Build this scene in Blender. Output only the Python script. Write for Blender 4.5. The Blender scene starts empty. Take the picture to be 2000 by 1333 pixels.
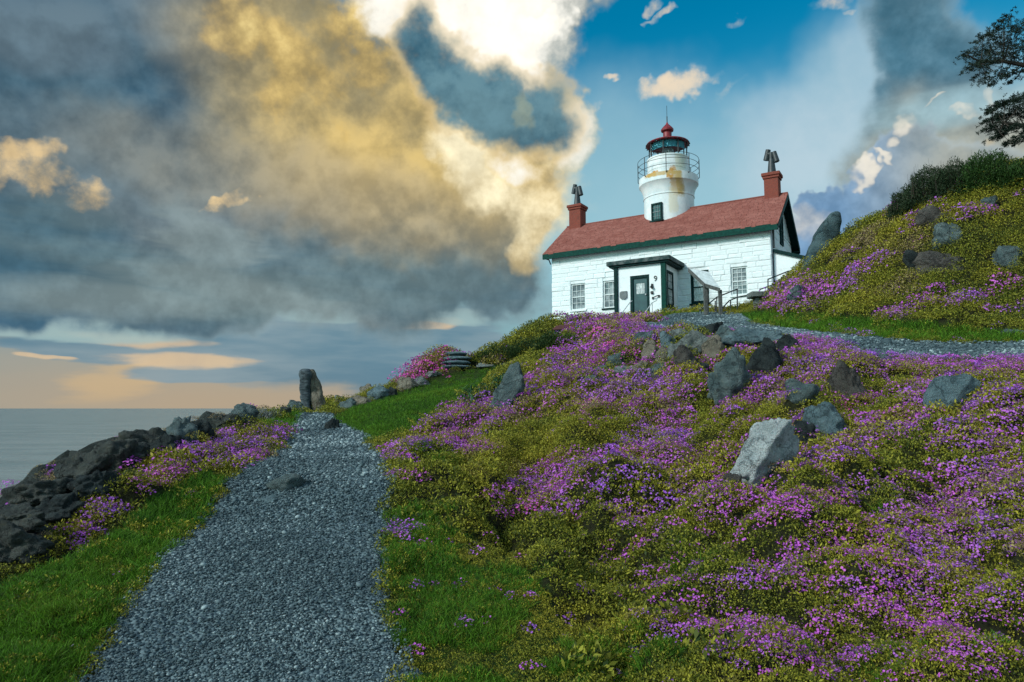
import bpy, bmesh, math, random
import numpy as np
from mathutils import Vector, Matrix, Euler, noise as mnoise

R = math.radians
scene = bpy.context.scene
col = scene.collection

# ------------------------------------------------------------------ camera
F = 1333.0                                   # focal length in photo pixels (24 mm on a 36 mm sensor)
PITCH = math.atan(131.5 / F)                 # the lens looks a little upwards
cam_d = bpy.data.cameras.new("camera")
cam_d.sensor_width = 36.0
cam_d.lens = 36.0 * F / 2000.0
cam_d.clip_start = 0.1
cam_d.clip_end = 60000
cam = bpy.data.objects.new("camera", cam_d)
cam.rotation_euler = (R(90) + PITCH, 0, 0)
col.objects.link(cam)
scene.camera = cam

# ------------------------------------------------------------------ sun, exposure
SUN_EL, SUN_AZ = R(33), R(-120)              # azimuth from +Y (straight ahead) towards +X
sun_d = bpy.data.lights.new("sun", 'SUN')
sun_d.energy = 3.2
sun_d.angle = R(13)
sun_d.color = (1.0, 0.97, 0.92)
sun = bpy.data.objects.new("sun", sun_d)
sv = Vector((math.sin(SUN_AZ) * math.cos(SUN_EL), math.cos(SUN_AZ) * math.cos(SUN_EL), math.sin(SUN_EL)))
sun.rotation_euler = sv.to_track_quat('Z', 'Y').to_euler()
sun.location = (-30, -20, 40)
col.objects.link(sun)
vs = scene.view_settings
vs.view_transform = 'Standard'
vs.look = 'None'
vs.exposure = 0.0
vs.gamma = 1.0
vs.use_curve_mapping = False
scene.cycles.max_bounces = 10
scene.cycles.transmission_bounces = 10
scene.cycles.glossy_bounces = 2
scene.cycles.diffuse_bounces = 3
scene.cycles.transparent_max_bounces = 8


def ray(px, py):
    u, v = (px - 1000.0) / F, (666.5 - py) / F
    c, s = math.cos(PITCH), math.sin(PITCH)
    return np.array([u, c - v * s, s + v * c])


def at(px, py, depth):                       # the point seen at that pixel of the photo, that many metres ahead
    d = ray(px, py)
    return Vector(d * (depth / d[1]))


def proj(x, y, z):
    c, s = math.cos(PITCH), math.sin(PITCH)
    yc = y * c + z * s
    zc = -y * s + z * c
    yc = np.where(yc > 0.05, yc, 0.05)
    return 1000 + F * x / yc, 666.5 - F * zc / yc


def srgb(r, g, b):
    f = lambda c: c / 12.92 if c <= 0.04045 else ((c + 0.055) / 1.055) ** 2.4
    return (f(r / 255.0), f(g / 255.0), f(b / 255.0))


# ------------------------------------------------------------------ sky: Nishita with cloud banks at fixed bearings
world = bpy.data.worlds.new("World")
scene.world = world
world.use_nodes = True
world.cycles.sampling_method = 'MANUAL'
world.cycles.sample_map_resolution = 256
WN, WL = world.node_tree.nodes, world.node_tree.links
WN.clear()
SKY_STRENGTH = 0.1


def wn(t, **k):
    n = WN.new(t)
    for a, b in k.items():
        setattr(n, a, b)
    return n


def wmath(op, a, b=None, clamp=False):
    n = wn('ShaderNodeMath', operation=op, use_clamp=clamp)
    for i, v in enumerate((a, b)):
        if v is None:
            continue
        if isinstance(v, (int, float)):
            n.inputs[i].default_value = v
        else:
            WL.new(v, n.inputs[i])
    return n.outputs[0]


def wrange(v, a, b, c=0.0, d=1.0, smooth=True):
    n = wn('ShaderNodeMapRange')
    n.interpolation_type = 'SMOOTHSTEP' if smooth else 'LINEAR'
    WL.new(v, n.inputs['Value'])
    for k, x in (('From Min', a), ('From Max', b), ('To Min', c), ('To Max', d)):
        n.inputs[k].default_value = x
    return n.outputs[0]


def wmix(f, a, b):
    n = wn('ShaderNodeMix', data_type='RGBA')
    for s, v in ((n.inputs[0], f), (n.inputs[6], a), (n.inputs[7], b)):
        if isinstance(v, (int, float)):
            s.default_value = v
        elif isinstance(v, tuple):
            s.default_value = (*v, 1)
        else:
            WL.new(v, s)
    return n.outputs[2]


def sky_col(r, g, b, gain=1.0):
    return tuple(c * gain / SKY_STRENGTH for c in srgb(r, g, b))


tc = wn('ShaderNodeTexCoord')
sky = wn('ShaderNodeTexSky')
sky.sky_type = 'NISHITA'
sky.sun_disc = False
sky.sun_elevation = SUN_EL
sky.sun_rotation = SUN_AZ
sky.air_density = 1.0
sky.dust_density = 1.2
sky.ozone_density = 3.0
DIR = tc.outputs['Generated']
sep = wn('ShaderNodeSeparateXYZ')
WL.new(DIR, sep.inputs[0])
AZ = wmath('ARCTAN2', sep.outputs[0], sep.outputs[1])
EL = wmath('ARCSINE', sep.outputs[2])
comb = wn('ShaderNodeCombineXYZ')
WL.new(AZ, comb.inputs[0])
WL.new(EL, comb.inputs[1])
comb.inputs[2].default_value = 1.0


def wnoise(scale, detail=6, rough=0.55, stretch=(1, 1, 1), off=0.0, dist=0.0):
    m = wn('ShaderNodeMapping')
    m.inputs['Scale'].default_value = stretch
    m.inputs['Location'].default_value = (off, off * 0.7, -off * 0.3)
    WL.new(DIR, m.inputs['Vector'])
    n = wn('ShaderNodeTexNoise')
    n.inputs['Scale'].default_value = scale
    n.inputs['Detail'].default_value = detail
    n.inputs['Roughness'].default_value = rough
    n.inputs['Distortion'].default_value = dist
    WL.new(m.outputs[0], n.inputs['Vector'])
    return n


def warped(amount, scale, stretch=(1, 1, 1), off=0.0, detail=3, flat=1.0):
    n = wnoise(scale, detail, 0.6, stretch, off)
    s = wn('ShaderNodeVectorMath', operation='SUBTRACT')
    WL.new(n.outputs['Color'], s.inputs[0])
    s.inputs[1].default_value = (0.5, 0.5, 0.5)
    k = wn('ShaderNodeVectorMath', operation='MULTIPLY_ADD')
    WL.new(s.outputs[0], k.inputs[0])
    k.inputs[1].default_value = (amount, amount * flat, 0)
    WL.new(comb.outputs[0], k.inputs[2])
    return k.outputs[0]


LAST = [None]


def blob(uv, px, py, rx, ry, ang=0.0, soft=0.6):
    d = ray(px, py)
    d = d / np.linalg.norm(d)
    k = F / math.cos(math.atan((px - 1000) / F) * 0.9)
    a0, e0 = math.atan2(d[0], d[1]), math.asin(d[2])
    ca, sa = math.cos(R(-ang)), math.sin(R(-ang))
    if LAST[0] is not None:                  # evaluate the blobs one after another (keeps the shader small)
        h = wn('ShaderNodeVectorMath', operation='MULTIPLY_ADD')
        WL.new(LAST[0], h.inputs[0])
        h.inputs[1].default_value = (1e-7, 1e-7, 1e-7)
        WL.new(uv, h.inputs[2])
        uv = h.outputs[0]
    q = []
    for ex, ey, r in ((ca, sa, rx / k), (-sa, ca, ry / k)):
        n = wn('ShaderNodeVectorMath', operation='DOT_PRODUCT')
        WL.new(uv, n.inputs[0])
        n.inputs[1].default_value = (ex / r, ey / r, -(ex * a0 + ey * e0) / r)
        q.append(n.outputs['Value'])
    n = wn('ShaderNodeMath', operation='MULTIPLY_ADD')
    WL.new(q[0], n.inputs[0])
    WL.new(q[0], n.inputs[1])
    WL.new(wmath('MULTIPLY', q[1], q[1]), n.inputs[2])
    LAST[0] = wrange(n.outputs[0], (1 + soft) ** 2, max(0.0, 1 - soft) ** 2, 0, 1)
    return LAST[0]


def union(uv, items, soft=0.6):
    acc = None
    for it in items:
        b = blob(uv, *it[:5], soft=it[5] if len(it) > 5 else soft)
        if len(it) > 6:
            b = wmath('MULTIPLY', b, it[6])
        acc = b if acc is None else wmath('MAXIMUM', acc, b)
    return acc


UV_FINE = warped(0.10, 11.0, off=3.1, detail=4)
UV_MID = warped(0.16, 5.0, off=7.7, detail=4)
UV_FLAT = warped(0.30, 4.0, stretch=(1, 1, 5), off=1.3, detail=4, flat=0.11)
FB = wnoise(5.5, 6, 0.6, off=11.0).outputs['Fac']
FBS = wnoise(5.5, 5, 0.6, off=11.0)                          # the same billows, seen a little towards the light
FBS.inputs['Vector'].links[0].from_node.inputs['Location'].default_value = (11.0, 7.7, -3.3 + 0.022)
FBS = FBS.outputs['Fac']
FB2 = wnoise(22.0, 5, 0.62, off=4.0).outputs['Fac']
FLAT = wnoise(3.2, 5, 0.55, stretch=(1, 1, 6), off=2.0).outputs['Fac']
fbc = wmath('SUBTRACT', FB, 0.5)
fb2c = wmath('SUBTRACT', FB2, 0.5)
flatc = wmath('SUBTRACT', FLAT, 0.5)


def dens(u, k1=0.9, k2=0.4, n1=None, n2=None):
    x = wmath('ADD', wmath('MULTIPLY', n1 or fbc, k1), wmath('MULTIPLY', n2 or fb2c, k2))
    n = wn('ShaderNodeMath', operation='MULTIPLY_ADD')       # ragged edges, nothing where there is no cloud
    WL.new(x, n.inputs[0])
    WL.new(wmath('MULTIPLY', u, 3.5, clamp=True), n.inputs[1])
    WL.new(u, n.inputs[2])
    return n.outputs[0]
#SKYBODY
# clear sky: deep teal high up, paler lower down
t_el = wrange(EL, R(12), R(31), 0, 1)
tcol = wmix(t_el, (0.70, 1.75, 1.40), (0.0, 1.24, 1.36))
tint = wn('ShaderNodeVectorMath', operation='MULTIPLY')
WL.new(sky.outputs[0], tint.inputs[0])
WL.new(tcol, tint.inputs[1])
C = tint.outputs[0]


def layer(C, a, colour):
    return wmix(a, C, colour)


def shade(f, c0, c1):                        # two colours of one cloud, mixed by a field
    return wmix(f, sky_col(*c0), sky_col(*c1))


EMB = wrange(wmath('SUBTRACT', FB, FBS), -0.07, 0.07, 0.84, 1.18, False)


def billow(c):                               # light catching the upper sides of the billows
    n = wn('ShaderNodeVectorMath', operation='SCALE')
    WL.new(c, n.inputs[0])
    WL.new(EMB, n.inputs['Scale'])
    return n.outputs[0]


def times(a, k):
    return wmath('MULTIPLY', a, k)


# thin pale veil round the tower and down to the right
a = union(UV_MID, [(1380, 500, 560, 220, 0, 0.9), (1660, 330, 130, 170, 0, 0.95)])
C = layer(C, times(a, 0.78), shade(FB, (146, 190, 204), (176, 206, 216)))

# sea-ward band under the clouds: grey teal, warming to tan on the horizon
a = union(UV_FLAT, [(300, 700, 900, 180, 0, 0.5)])
base = wmix(wrange(EL, R(0.3), R(4.8), 0, 1), sky_col(166, 156, 140), sky_col(128, 160, 168))
base = layer(base, times(wrange(AZ, R(-37), R(-24), 1, 0), 0.6), sky_col(140, 152, 152))
C = layer(C, a, base)
C = layer(C, times(union(UV_FLAT, [(330, 765, 300, 70, 0, 0.9)]), 0.42), sky_col(196, 170, 136))
C = layer(C, times(union(UV_FLAT, [(235, 738, 60, 34, 0, 0.98)]), 0.45), sky_col(222, 186, 132))
C = layer(C, wrange(dens(union(UV_FLAT, [(640, 680, 230, 60, 0, .6), (270, 676, 170, 14, 0, .7), (440, 730, 150, 13, 0, .8), (860, 690, 180, 70, 0, .8), (560, 655, 140, 30, 0, .7), (180, 690, 80, 14, 0, .8)]), 0.5, 0.3, n1=flatc), 0.2, 0.75, 0, 0.9), shade(wrange(FLAT, .35, .65), (92, 130, 150), (136, 158, 168)))
C = layer(C, wrange(dens(union(UV_FLAT, [(295, 662, 95, 11, 0, .95), (370, 704, 110, 11, 0, .95), (60, 694, 22, 5, 0, .95), (860, 634, 60, 9, -5, .95)]), k1=1.8, k2=0.5, n1=flatc), 0.15, 1.1, 0, .9), shade(FB2, (200, 178, 152), (226, 200, 160)))
C = layer(C, wrange(dens(union(UV_FLAT, [(850, 612, 120, 12, 4, .8), (120, 640, 200, 16, 0, .9), (620, 612, 80, 14, 0, .9)]), k1=0.6, n1=flatc), 0.2, 0.8, 0, .8), sky_col(160, 188, 188))

# main bank: slate to the left, tan where the sun glows through
main_u = union(UV_MID, [(330, 260, 720, 300, 0, 0.3), (760, 380, 330, 250, 0, 0.35), (680, 530, 380, 85, 2, 0.4), (150, 540, 420, 85, 0, 0.5), (1000, 400, 75, 120, -10, .5), (950, 560, 100, 60, 0, .7)])
main_d = dens(main_u, 1.5, 0.5)
tex = wrange(FB, 0.36, 0.64)
inner = wmix(wrange(AZ, R(-38), R(-14), 0, 1), shade(tex, (58, 94, 118), (84, 114, 130)), shade(tex, (90, 112, 122), (126, 140, 142)))
inner = layer(inner, times(union(UV_MID, [(330, 370, 330, 70, 6, .9), (200, 300, 120, 40, 10, .9)]), 0.65), shade(tex, (118, 134, 138), (156, 160, 156)))
inner = layer(inner, times(union(UV_MID, [(220, 170, 280, 170, 20, .9)]), 0.75), shade(tex, (46, 86, 110), (78, 108, 124)))
inner = layer(inner, times(union(UV_MID, [(60, 40, 120, 50, 0, .9), (300, 40, 110, 40, 10, .9)]), 0.5), sky_col(112, 128, 138))
inner = layer(inner, times(union(UV_MID, [(300, 545, 420, 50, 0, .9), (760, 535, 260, 60, 0, .9), (40, 440, 120, 60, 0, .9)]), 0.8), shade(wrange(FLAT, .35, .65), (72, 106, 122), (104, 128, 134)))
inner = layer(inner, times(union(UV_FLAT, [(220, 590, 160, 26, 0, .9), (450, 560, 140, 34, 10, .9), (400, 500, 60, 70, 20, .95)]), 0.6), sky_col(140, 156, 156))
warm = union(UV_MID, [(740, 215, 240, 150, 20, .98), (900, 330, 180, 100, 25, .95)])
warm = wmath('MULTIPLY', warm, wrange(FB, 0.3, 0.6, 0.6, 1.0))
inner = layer(inner, times(warm, 0.95), shade(tex, (182, 160, 102), (216, 188, 120)))
inner = layer(inner, times(union(UV_MID, [(720, 410, 330, 60, 10, .95)]), 0.6), shade(tex, (132, 134, 124), (164, 154, 128)))
lit = dens(union(UV_FINE, [(465, 40, 50, 50, 20, .95, .95), (590, 130, 90, 34, 35, .95, .8), (700, 50, 60, 90, 0, .95), (715, 130, 44, 40, 0, .95), (550, 180, 40, 30, 20, .95, .7), (640, 60, 50, 30, 0, .95, .7)]), 2.6, 0.8)
inner = layer(inner, wrange(lit, 0.25, 1.3, 0, .95), shade(wrange(lit, 0.5, 1.3), (214, 176, 92), (252, 230, 160)))
inner = layer(inner, wrange(dens(union(UV_FINE, [(1010, 345, 110, 60, 35, .95), (940, 300, 90, 34, 25, .95), (1060, 400, 50, 80, 0, .9), (1030, 490, 26, 40, 0, .9)]), 2.0, 0.5), 0.1, 1.25), shade(wrange(FB, 0.35, 0.6), (224, 198, 140), (254, 242, 204)))
inner = layer(inner, wrange(dens(union(UV_FINE, [(35, 325, 50, 28, -25, .9), (75, 340, 40, 22, 0, .9), (180, 385, 34, 28, 0, .98, .75), (455, 405, 28, 8, -15, .95)]), 1.8, 2.0), 0.25, 1.3, 0, .85), shade(wrange(FB2, 0.35, 0.65), (180, 166, 138), (230, 200, 148)))
edge = wrange(main_d, 0.3, 0.75, 1, 0)
rim = wmix(wmath('MULTIPLY', wrange(AZ, R(-9), R(-2), 0, 1), wrange(EL, R(11), R(15), 0, 1)), sky_col(138, 160, 166), sky_col(250, 234, 190))
inner = layer(inner, times(edge, 0.85), rim)
C = layer(C, wrange(main_d, 0.12, 0.78), billow(inner))

# burning gap in front of the sun
gap_d = dens(union(UV_FINE, [(960, 60, 130, 80, 10, .7), (770, 15, 60, 50, 0, .8), (1010, 130, 60, 40, 30, .8), (900, -20, 220, 60, 0, .6), (1060, 60, 50, 34, 0, .7), (1135, 240, 36, 40, 0, .9, .8), (1115, 280, 34, 50, 0, .9, .8), (1020, 330, 50, 24, 35, .95, .7)]), 1.8, 0.6)
C = layer(C, wrange(gap_d, 0.12, 0.95), shade(wrange(gap_d, 0.25, 0.8), (246, 216, 144), (255, 251, 238)))
C = layer(C, times(wrange(gap_d, 0.7, 1.2), 0.85), sky_col(255, 250, 238, 1.25))

# dark slate lobe across the gap
lobe_u = union(UV_FINE, [(815, 75, 40, 55, 0, .8), (870, 140, 100, 46, 42, .8), (960, 205, 100, 50, 20, .8), (1055, 232, 76, 52, 0, .8)])
lobe_d = dens(lobe_u, 1.7, 0.6)
lcol = wmix(wrange(lobe_d, 0.4, 1.0), sky_col(168, 168, 146), shade(wrange(FB, 0.40, 0.60), (48, 98, 122), (98, 134, 146)))
lcol = layer(lcol, times(wrange(dens(union(UV_FINE, [(1020, 215, 18, 22, 0, .95)]), 1.6, 1.2), .3, 1.3), .45), sky_col(166, 166, 130))
C = layer(C, times(wrange(lobe_d, 0.0, 0.4), 0.45), sky_col(236, 206, 148))
C = layer(C, wrange(lobe_d, 0.12, 1.05), billow(lcol))

# cloud towers on the right
C = layer(C, times(union(UV_MID, [(1600, 300, 120, 110, 20, .95), (1690, 200, 60, 100, 0, .95)]), 0.6), shade(tex, (172, 200, 216), (200, 216, 226)))
r_d = dens(union(UV_MID, [(1780, 40, 70, 110, 0, .85), (1830, 190, 80, 110, 15, .85), (1900, 330, 130, 130, 0, .9)]), 1.6, 0.6)
rin = shade(tex, (62, 110, 132), (104, 142, 160))
rin = layer(rin, times(union(UV_MID, [(1930, 310, 170, 90, 0, .95)]), 0.85), shade(tex, (142, 152, 150), (176, 174, 156)))
rin = layer(rin, times(union(UV_FLAT, [(1850, 212, 120, 24, 0, .9)]), 0.75), sky_col(156, 190, 200))
rin = layer(rin, wrange(dens(union(UV_FINE, [(1920, 300, 24, 18, -20, .97), (1880, 322, 40, 6, -10, .97)]), 2.2, 1.0), .25, 1.4, 0, .8), sky_col(224, 190, 124))
rin = layer(rin, times(wrange(r_d, 0.25, 0.9, 1, 0), 0.5), sky_col(180, 206, 216))
C = layer(C, wrange(r_d, 0.15, 0.75), billow(rin))
low_d = dens(union(UV_FINE, [(1620, 400, 36, 36, 0, .5), (1690, 400, 70, 52, 0, .5), (1770, 370, 70, 90, 0, .5), (1860, 400, 120, 90, 0, .6), (1640, 470, 60, 70, 0, .5), (1780, 480, 200, 110, 0, .5)]), 0.8, 0.5)
lcol = wmix(wrange(AZ, R(25), R(34), 0, 1), shade(tex, (104, 146, 186), (132, 168, 202)), shade(tex, (126, 148, 158), (160, 164, 156)))
lcol = layer(lcol, times(wrange(low_d, 0.35, 0.75, 1, 0), 0.35), sky_col(184, 204, 216))
C = layer(C, wrange(low_d, 0.28, 0.58), billow(lcol))
puff_d = dens(union(UV_FINE, [(1685, 340, 18, 7, 0, .97), (1750, 262, 13, 15, 0, .97), (1738, 300, 11, 9, 0, .97), (1885, 230, 20, 5, -8, .97, .9), (1815, 222, 16, 3, 0, .97, .9), (1940, 190, 6, 14, 0, .97, .9), (1585, 440, 24, 34, 0, .98, .85), (1718, 326, 20, 4, 35, .97, .9)]), 2.2, 0.9)
C = layer(C, wrange(puff_d, 0.2, 1.5, 0, .85), shade(wrange(puff_d, 0.4, 1.2), (214, 206, 190), (255, 244, 222)))

# small fair-weather puffs in the blue
p_d = dens(union(UV_FINE, [(1318, 164, 48, 16, -6, .98), (1350, 150, 34, 18, 0, .98), (1380, 150, 26, 8, 0, .98), (1420, 180, 30, 8, -25, .98, .8), (1210, 148, 11, 7, 0, .98), (1425, 55, 18, 9, 0, .98, .8), (1625, 6, 32, 16, 0, .95), (1655, 26, 14, 8, 0, .95), (1285, 34, 16, 6, 0, .98, .7), (1270, 12, 14, 7, 0, .98, .7), (1185, 210, 9, 7, 0, .98, .7)]), 2.6, 1.6)
C = layer(C, wrange(p_d, 0.3, 1.5, 0, 0.85), shade(wrange(p_d, 0.45, 1.2), (156, 188, 200), (252, 228, 194)))

# broken cloud goes on out of view, brightened to light the walls and ground
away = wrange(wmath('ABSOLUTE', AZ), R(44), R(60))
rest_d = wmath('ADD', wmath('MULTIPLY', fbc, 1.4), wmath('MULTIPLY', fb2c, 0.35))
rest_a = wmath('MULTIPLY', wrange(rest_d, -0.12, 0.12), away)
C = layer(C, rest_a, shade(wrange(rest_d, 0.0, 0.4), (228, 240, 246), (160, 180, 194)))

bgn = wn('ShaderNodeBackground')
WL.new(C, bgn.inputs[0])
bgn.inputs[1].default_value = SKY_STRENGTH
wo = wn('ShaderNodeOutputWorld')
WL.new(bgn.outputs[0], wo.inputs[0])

# ------------------------------------------------------------------ helpers
rng = np.random.default_rng(7)


def tag(o, label=None, cat=None, group=None, kind=None):
    for k, v in (("label", label), ("category", cat), ("group", group), ("kind", kind)):
        if v:
            o[k] = v
    return o


def link(name, mesh, parent=None, mats=()):
    o = bpy.data.objects.new(name, mesh)
    col.objects.link(o)
    if parent:
        o.parent = parent
    for m in mats:
        if m is not None and m.name not in [x.name for x in mesh.materials if x]:
            mesh.materials.append(m)
    return o


def empty(name, loc=(0, 0, 0), rz=0.0):
    o = bpy.data.objects.new(name, None)
    o.location = loc
    o.rotation_euler = (0, 0, rz)
    col.objects.link(o)
    return o


def mesh_np(name, verts, faces, smooth=False):
    me = bpy.data.meshes.new(name)
    verts = np.asarray(verts, dtype=np.float32)
    faces = np.asarray(faces, dtype=np.int32)
    me.vertices.add(len(verts))
    me.vertices.foreach_set('co', verts.ravel())
    k = faces.shape[1]
    me.loops.add(faces.size)
    me.loops.foreach_set('vertex_index', faces.ravel())
    me.polygons.add(len(faces))
    me.polygons.foreach_set('loop_start', np.arange(0, faces.size, k, dtype=np.int32))
    if smooth:
        me.polygons.foreach_set('use_smooth', np.ones(len(faces), dtype=bool))
    me.update(calc_edges=True)
    return me


class MB:                                    # collects shapes, then links them as one mesh object
    def __init__(self):
        self.bm = bmesh.new()

    def box(self, x0, x1, y0, y1, z0, z1, bevel=0.0):
        r = bmesh.ops.create_cube(self.bm, size=1.0)
        for v in r['verts']:
            v.co = Vector(((x0 + x1) / 2 + v.co.x * (x1 - x0), (y0 + y1) / 2 + v.co.y * (y1 - y0), (z0 + z1) / 2 + v.co.z * (z1 - z0)))
        if bevel:
            es = list({e for v in r['verts'] for e in v.link_edges})
            bmesh.ops.bevel(self.bm, geom=es, offset=bevel, segments=1, affect='EDGES')
        return self

    def hexa(self, pts):                     # eight corners, bottom ring then top ring
        v = [self.bm.verts.new(p) for p in pts]
        for f in ((3, 2, 1, 0), (4, 5, 6, 7), (0, 1, 5, 4), (1, 2, 6, 5), (2, 3, 7, 6), (3, 0, 4, 7)):
            self.bm.faces.new([v[i] for i in f])
        return self

    def tube(self, pts, r, n=8, r1=None, cap=True):
        pts = [Vector(p) for p in pts]
        rings = []
        for i, p in enumerate(pts):
            t = (pts[min(i + 1, len(pts) - 1)] - pts[max(i - 1, 0)]).normalized()
            a = t.orthogonal().normalized() if i == 0 else (a - t * a.dot(t)).normalized()
            b = t.cross(a)
            rr = r if r1 is None else r + (r1 - r) * i / (len(pts) - 1)
            rings.append([self.bm.verts.new(p + (a * math.cos(k * 2 * math.pi / n) + b * math.sin(k * 2 * math.pi / n)) * rr) for k in range(n)])
        for A, B in zip(rings, rings[1:]):
            for k in range(n):
                self.bm.faces.new((A[k], A[(k + 1) % n], B[(k + 1) % n], B[k]))
        if cap:
            self.bm.faces.new(rings[0][::-1])
            self.bm.faces.new(rings[-1])
        return self

    def lathe(self, prof, n=48, c=(0, 0, 0)):
        rings = []
        for r, z in prof:
            rings.append([self.bm.verts.new((c[0] + r * math.cos(k * 2 * math.pi / n), c[1] + r * math.sin(k * 2 * math.pi / n), c[2] + z)) for k in range(n)])
        for A, B in zip(rings, rings[1:]):
            for k in range(n):
                self.bm.faces.new((A[k], A[(k + 1) % n], B[(k + 1) % n], B[k]))
        self.bm.faces.new(rings[0][::-1])
        self.bm.faces.new(rings[-1])
        return self

    def ring(self, R0, r, z, n=48, m=6, c=(0, 0)):
        self.tube([(c[0] + R0 * math.cos(k * 2 * math.pi / n), c[1] + R0 * math.sin(k * 2 * math.pi / n), z) for k in range(n + 1)], r, m, cap=False)
        return self

    def build(self, name, mat, parent=None, smooth=False):
        me = bpy.data.meshes.new(name)
        bmesh.ops.recalc_face_normals(self.bm, faces=self.bm.faces)
        self.bm.to_mesh(me)
        self.bm.free()
        if smooth:
            me.polygons.foreach_set('use_smooth', np.ones(len(me.polygons), dtype=bool))
            try:
                me.set_sharp_from_angle(angle=R(38))
            except Exception:
                pass
        return link(name, me, parent, (mat,))


# materials ---------------------------------------------------------
class Mat:
    def __init__(self, name, rough=0.8, spec=0.3):
        self.m = bpy.data.materials.new(name)
        self.m.use_nodes = True
        self.nt = self.m.node_tree
        self.N, self.L = self.nt.nodes, self.nt.links
        self.b = self.N['Principled BSDF']
        self.b.inputs['Roughness'].default_value = rough
        self.b.inputs['Specular IOR Level'].default_value = spec
        self.tc = self.N.new('ShaderNodeTexCoord')

    def put(self, sock, v):
        if isinstance(v, (int, float)):
            sock.default_value = v
        elif isinstance(v, (tuple, list)):
            sock.default_value = (*v, 1) if len(v) == 3 and sock.type == 'RGBA' else v
        else:
            self.L.new(v, sock)

    def noise(self, scale, detail=5, rough=0.6, stretch=(1, 1, 1), coord='Object', out='Fac', dist=0.0):
        mp = self.N.new('ShaderNodeMapping')
        mp.inputs['Scale'].default_value = stretch
        self.L.new(self.tc.outputs[coord], mp.inputs['Vector'])
        n = self.N.new('ShaderNodeTexNoise')
        n.inputs['Scale'].default_value = scale
        n.inputs['Detail'].default_value = detail
        n.inputs['Roughness'].default_value = rough
        n.inputs['Distortion'].default_value = dist
        self.L.new(mp.outputs[0], n.inputs['Vector'])
        return n.outputs[out]

    def voronoi(self, scale, feature='F1', coord='Object', out='Distance'):
        n = self.N.new('ShaderNodeTexVoronoi')
        n.feature = feature
        n.inputs['Scale'].default_value = scale
        self.L.new(self.tc.outputs[coord], n.inputs['Vector'])
        return n.outputs[out]

    def math(self, op, a, b=0.0):
        n = self.N.new('ShaderNodeMath')
        n.operation = op
        self.put(n.inputs[0], a)
        self.put(n.inputs[1], b)
        return n.outputs[0]

    def rng(self, v, a, b, c=0.0, d=1.0):
        n = self.N.new('ShaderNodeMapRange')
        n.interpolation_type = 'SMOOTHSTEP'
        self.put(n.inputs['Value'], v)
        for k, x in (('From Min', a), ('From Max', b), ('To Min', c), ('To Max', d)):
            n.inputs[k].default_value = x
        return n.outputs[0]

    def mix(self, f, a, b, mode='MIX'):
        n = self.N.new('ShaderNodeMix')
        n.data_type = 'RGBA'
        n.blend_type = mode
        self.put(n.inputs[0], f)
        self.put(n.inputs[6], a)
        self.put(n.inputs[7], b)
        return n.outputs[2]

    def random(self):
        return self.N.new('ShaderNodeObjectInfo').outputs['Random']

    def attr(self, name, out='Fac', inst=False):
        n = self.N.new('ShaderNodeAttribute')
        n.attribute_name = name
        if inst:
            n.attribute_type = 'INSTANCER'
        return n.outputs[out]

    def color(self, c):
        self.put(self.b.inputs['Base Color'], c)
        return self

    def bump(self, h, strength=0.5, dist=0.02):
        n = self.N.new('ShaderNodeBump')
        n.inputs['Strength'].default_value = strength
        n.inputs['Distance'].default_value = dist
        self.L.new(h, n.inputs['Height'])
        self.L.new(n.outputs[0], self.b.inputs['Normal'])
        return self


def plain(name, c, rough=0.7, var=0.25, scale=6.0, bump=0.0, spec=0.3, metal=0.0):
    m = Mat(name, rough, spec)
    n = m.noise(scale, 6, 0.65)
    m.color(m.mix(m.rng(n, 0.3, 0.7), tuple(x * (1 - var) for x in c), tuple(min(1, x * (1 + var)) for x in c)))
    m.b.inputs['Metallic'].default_value = metal
    if bump:
        m.bump(m.noise(scale * 5, 5, 0.7), bump, 0.02)
    return m.m


# ------------------------------------------------------------------ terrain: a smooth sheet through surveyed spots
SEA_Z = -8.5
CP = []                                      # photo x, photo y, metres ahead
CP += [(0, 1333, 4.1), (140, 1333, 4.2), (460, 1333, 4.2), (785, 1333, 4.2), (1000, 1333, 4.2), (1500, 1333, 4.15), (2000, 1333, 4.2)]
CP += [(0, 1150, 5.4), (120, 1150, 5.45), (270, 1147, 5.5), (510, 1147, 5.5), (748, 1147, 5.5), (1000, 1160, 5.5), (1300, 1160, 5.5), (1600, 1160, 5.3), (2000, 1150, 5.3)]
CP += [(0, 1010, 6.9), (160, 1030, 6.6), (366, 1048, 6.8), (560, 1048, 6.8), (757, 1048, 6.8), (414, 994, 7.7), (590, 994, 7.7), (760, 994, 7.7), (1000, 1010, 7.6), (1300, 1010, 7.2), (1600, 1000, 6.5), (1800, 1000, 6.3), (2000, 1000, 6.3)]
CP += [(140, 915, 10.6), (290, 930, 9.0), (440, 940, 8.3), (762, 940, 8.3), (500, 900, 10), (765, 900, 10), (1000, 905, 10.2), (1300, 905, 9.3), (1450, 930, 8.0), (1650, 905, 8.0), (1850, 880, 8.0), (2000, 880, 7.8)]
CP += [(330, 842, 15), (430, 870, 12.2), (545, 870, 13), (735, 870, 13), (850, 860, 13.4), (1000, 850, 12.6), (1300, 810, 12.2), (1450, 810, 11.2), (1600, 800, 10.6), (1750, 790, 10.6), (1900, 790, 9.6), (2000, 790, 9.2)]
CP += [(470, 812, 19.5), (552, 845, 15.5), (700, 842, 15.5), (850, 800, 17.5), (1000, 800, 15.5), (1060, 760, 16), (1150, 760, 15.5), (570, 825, 18), (668, 822, 18), (585, 808, 21), (640, 806, 21), (600, 800, 24), (630, 799, 24)]
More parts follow.
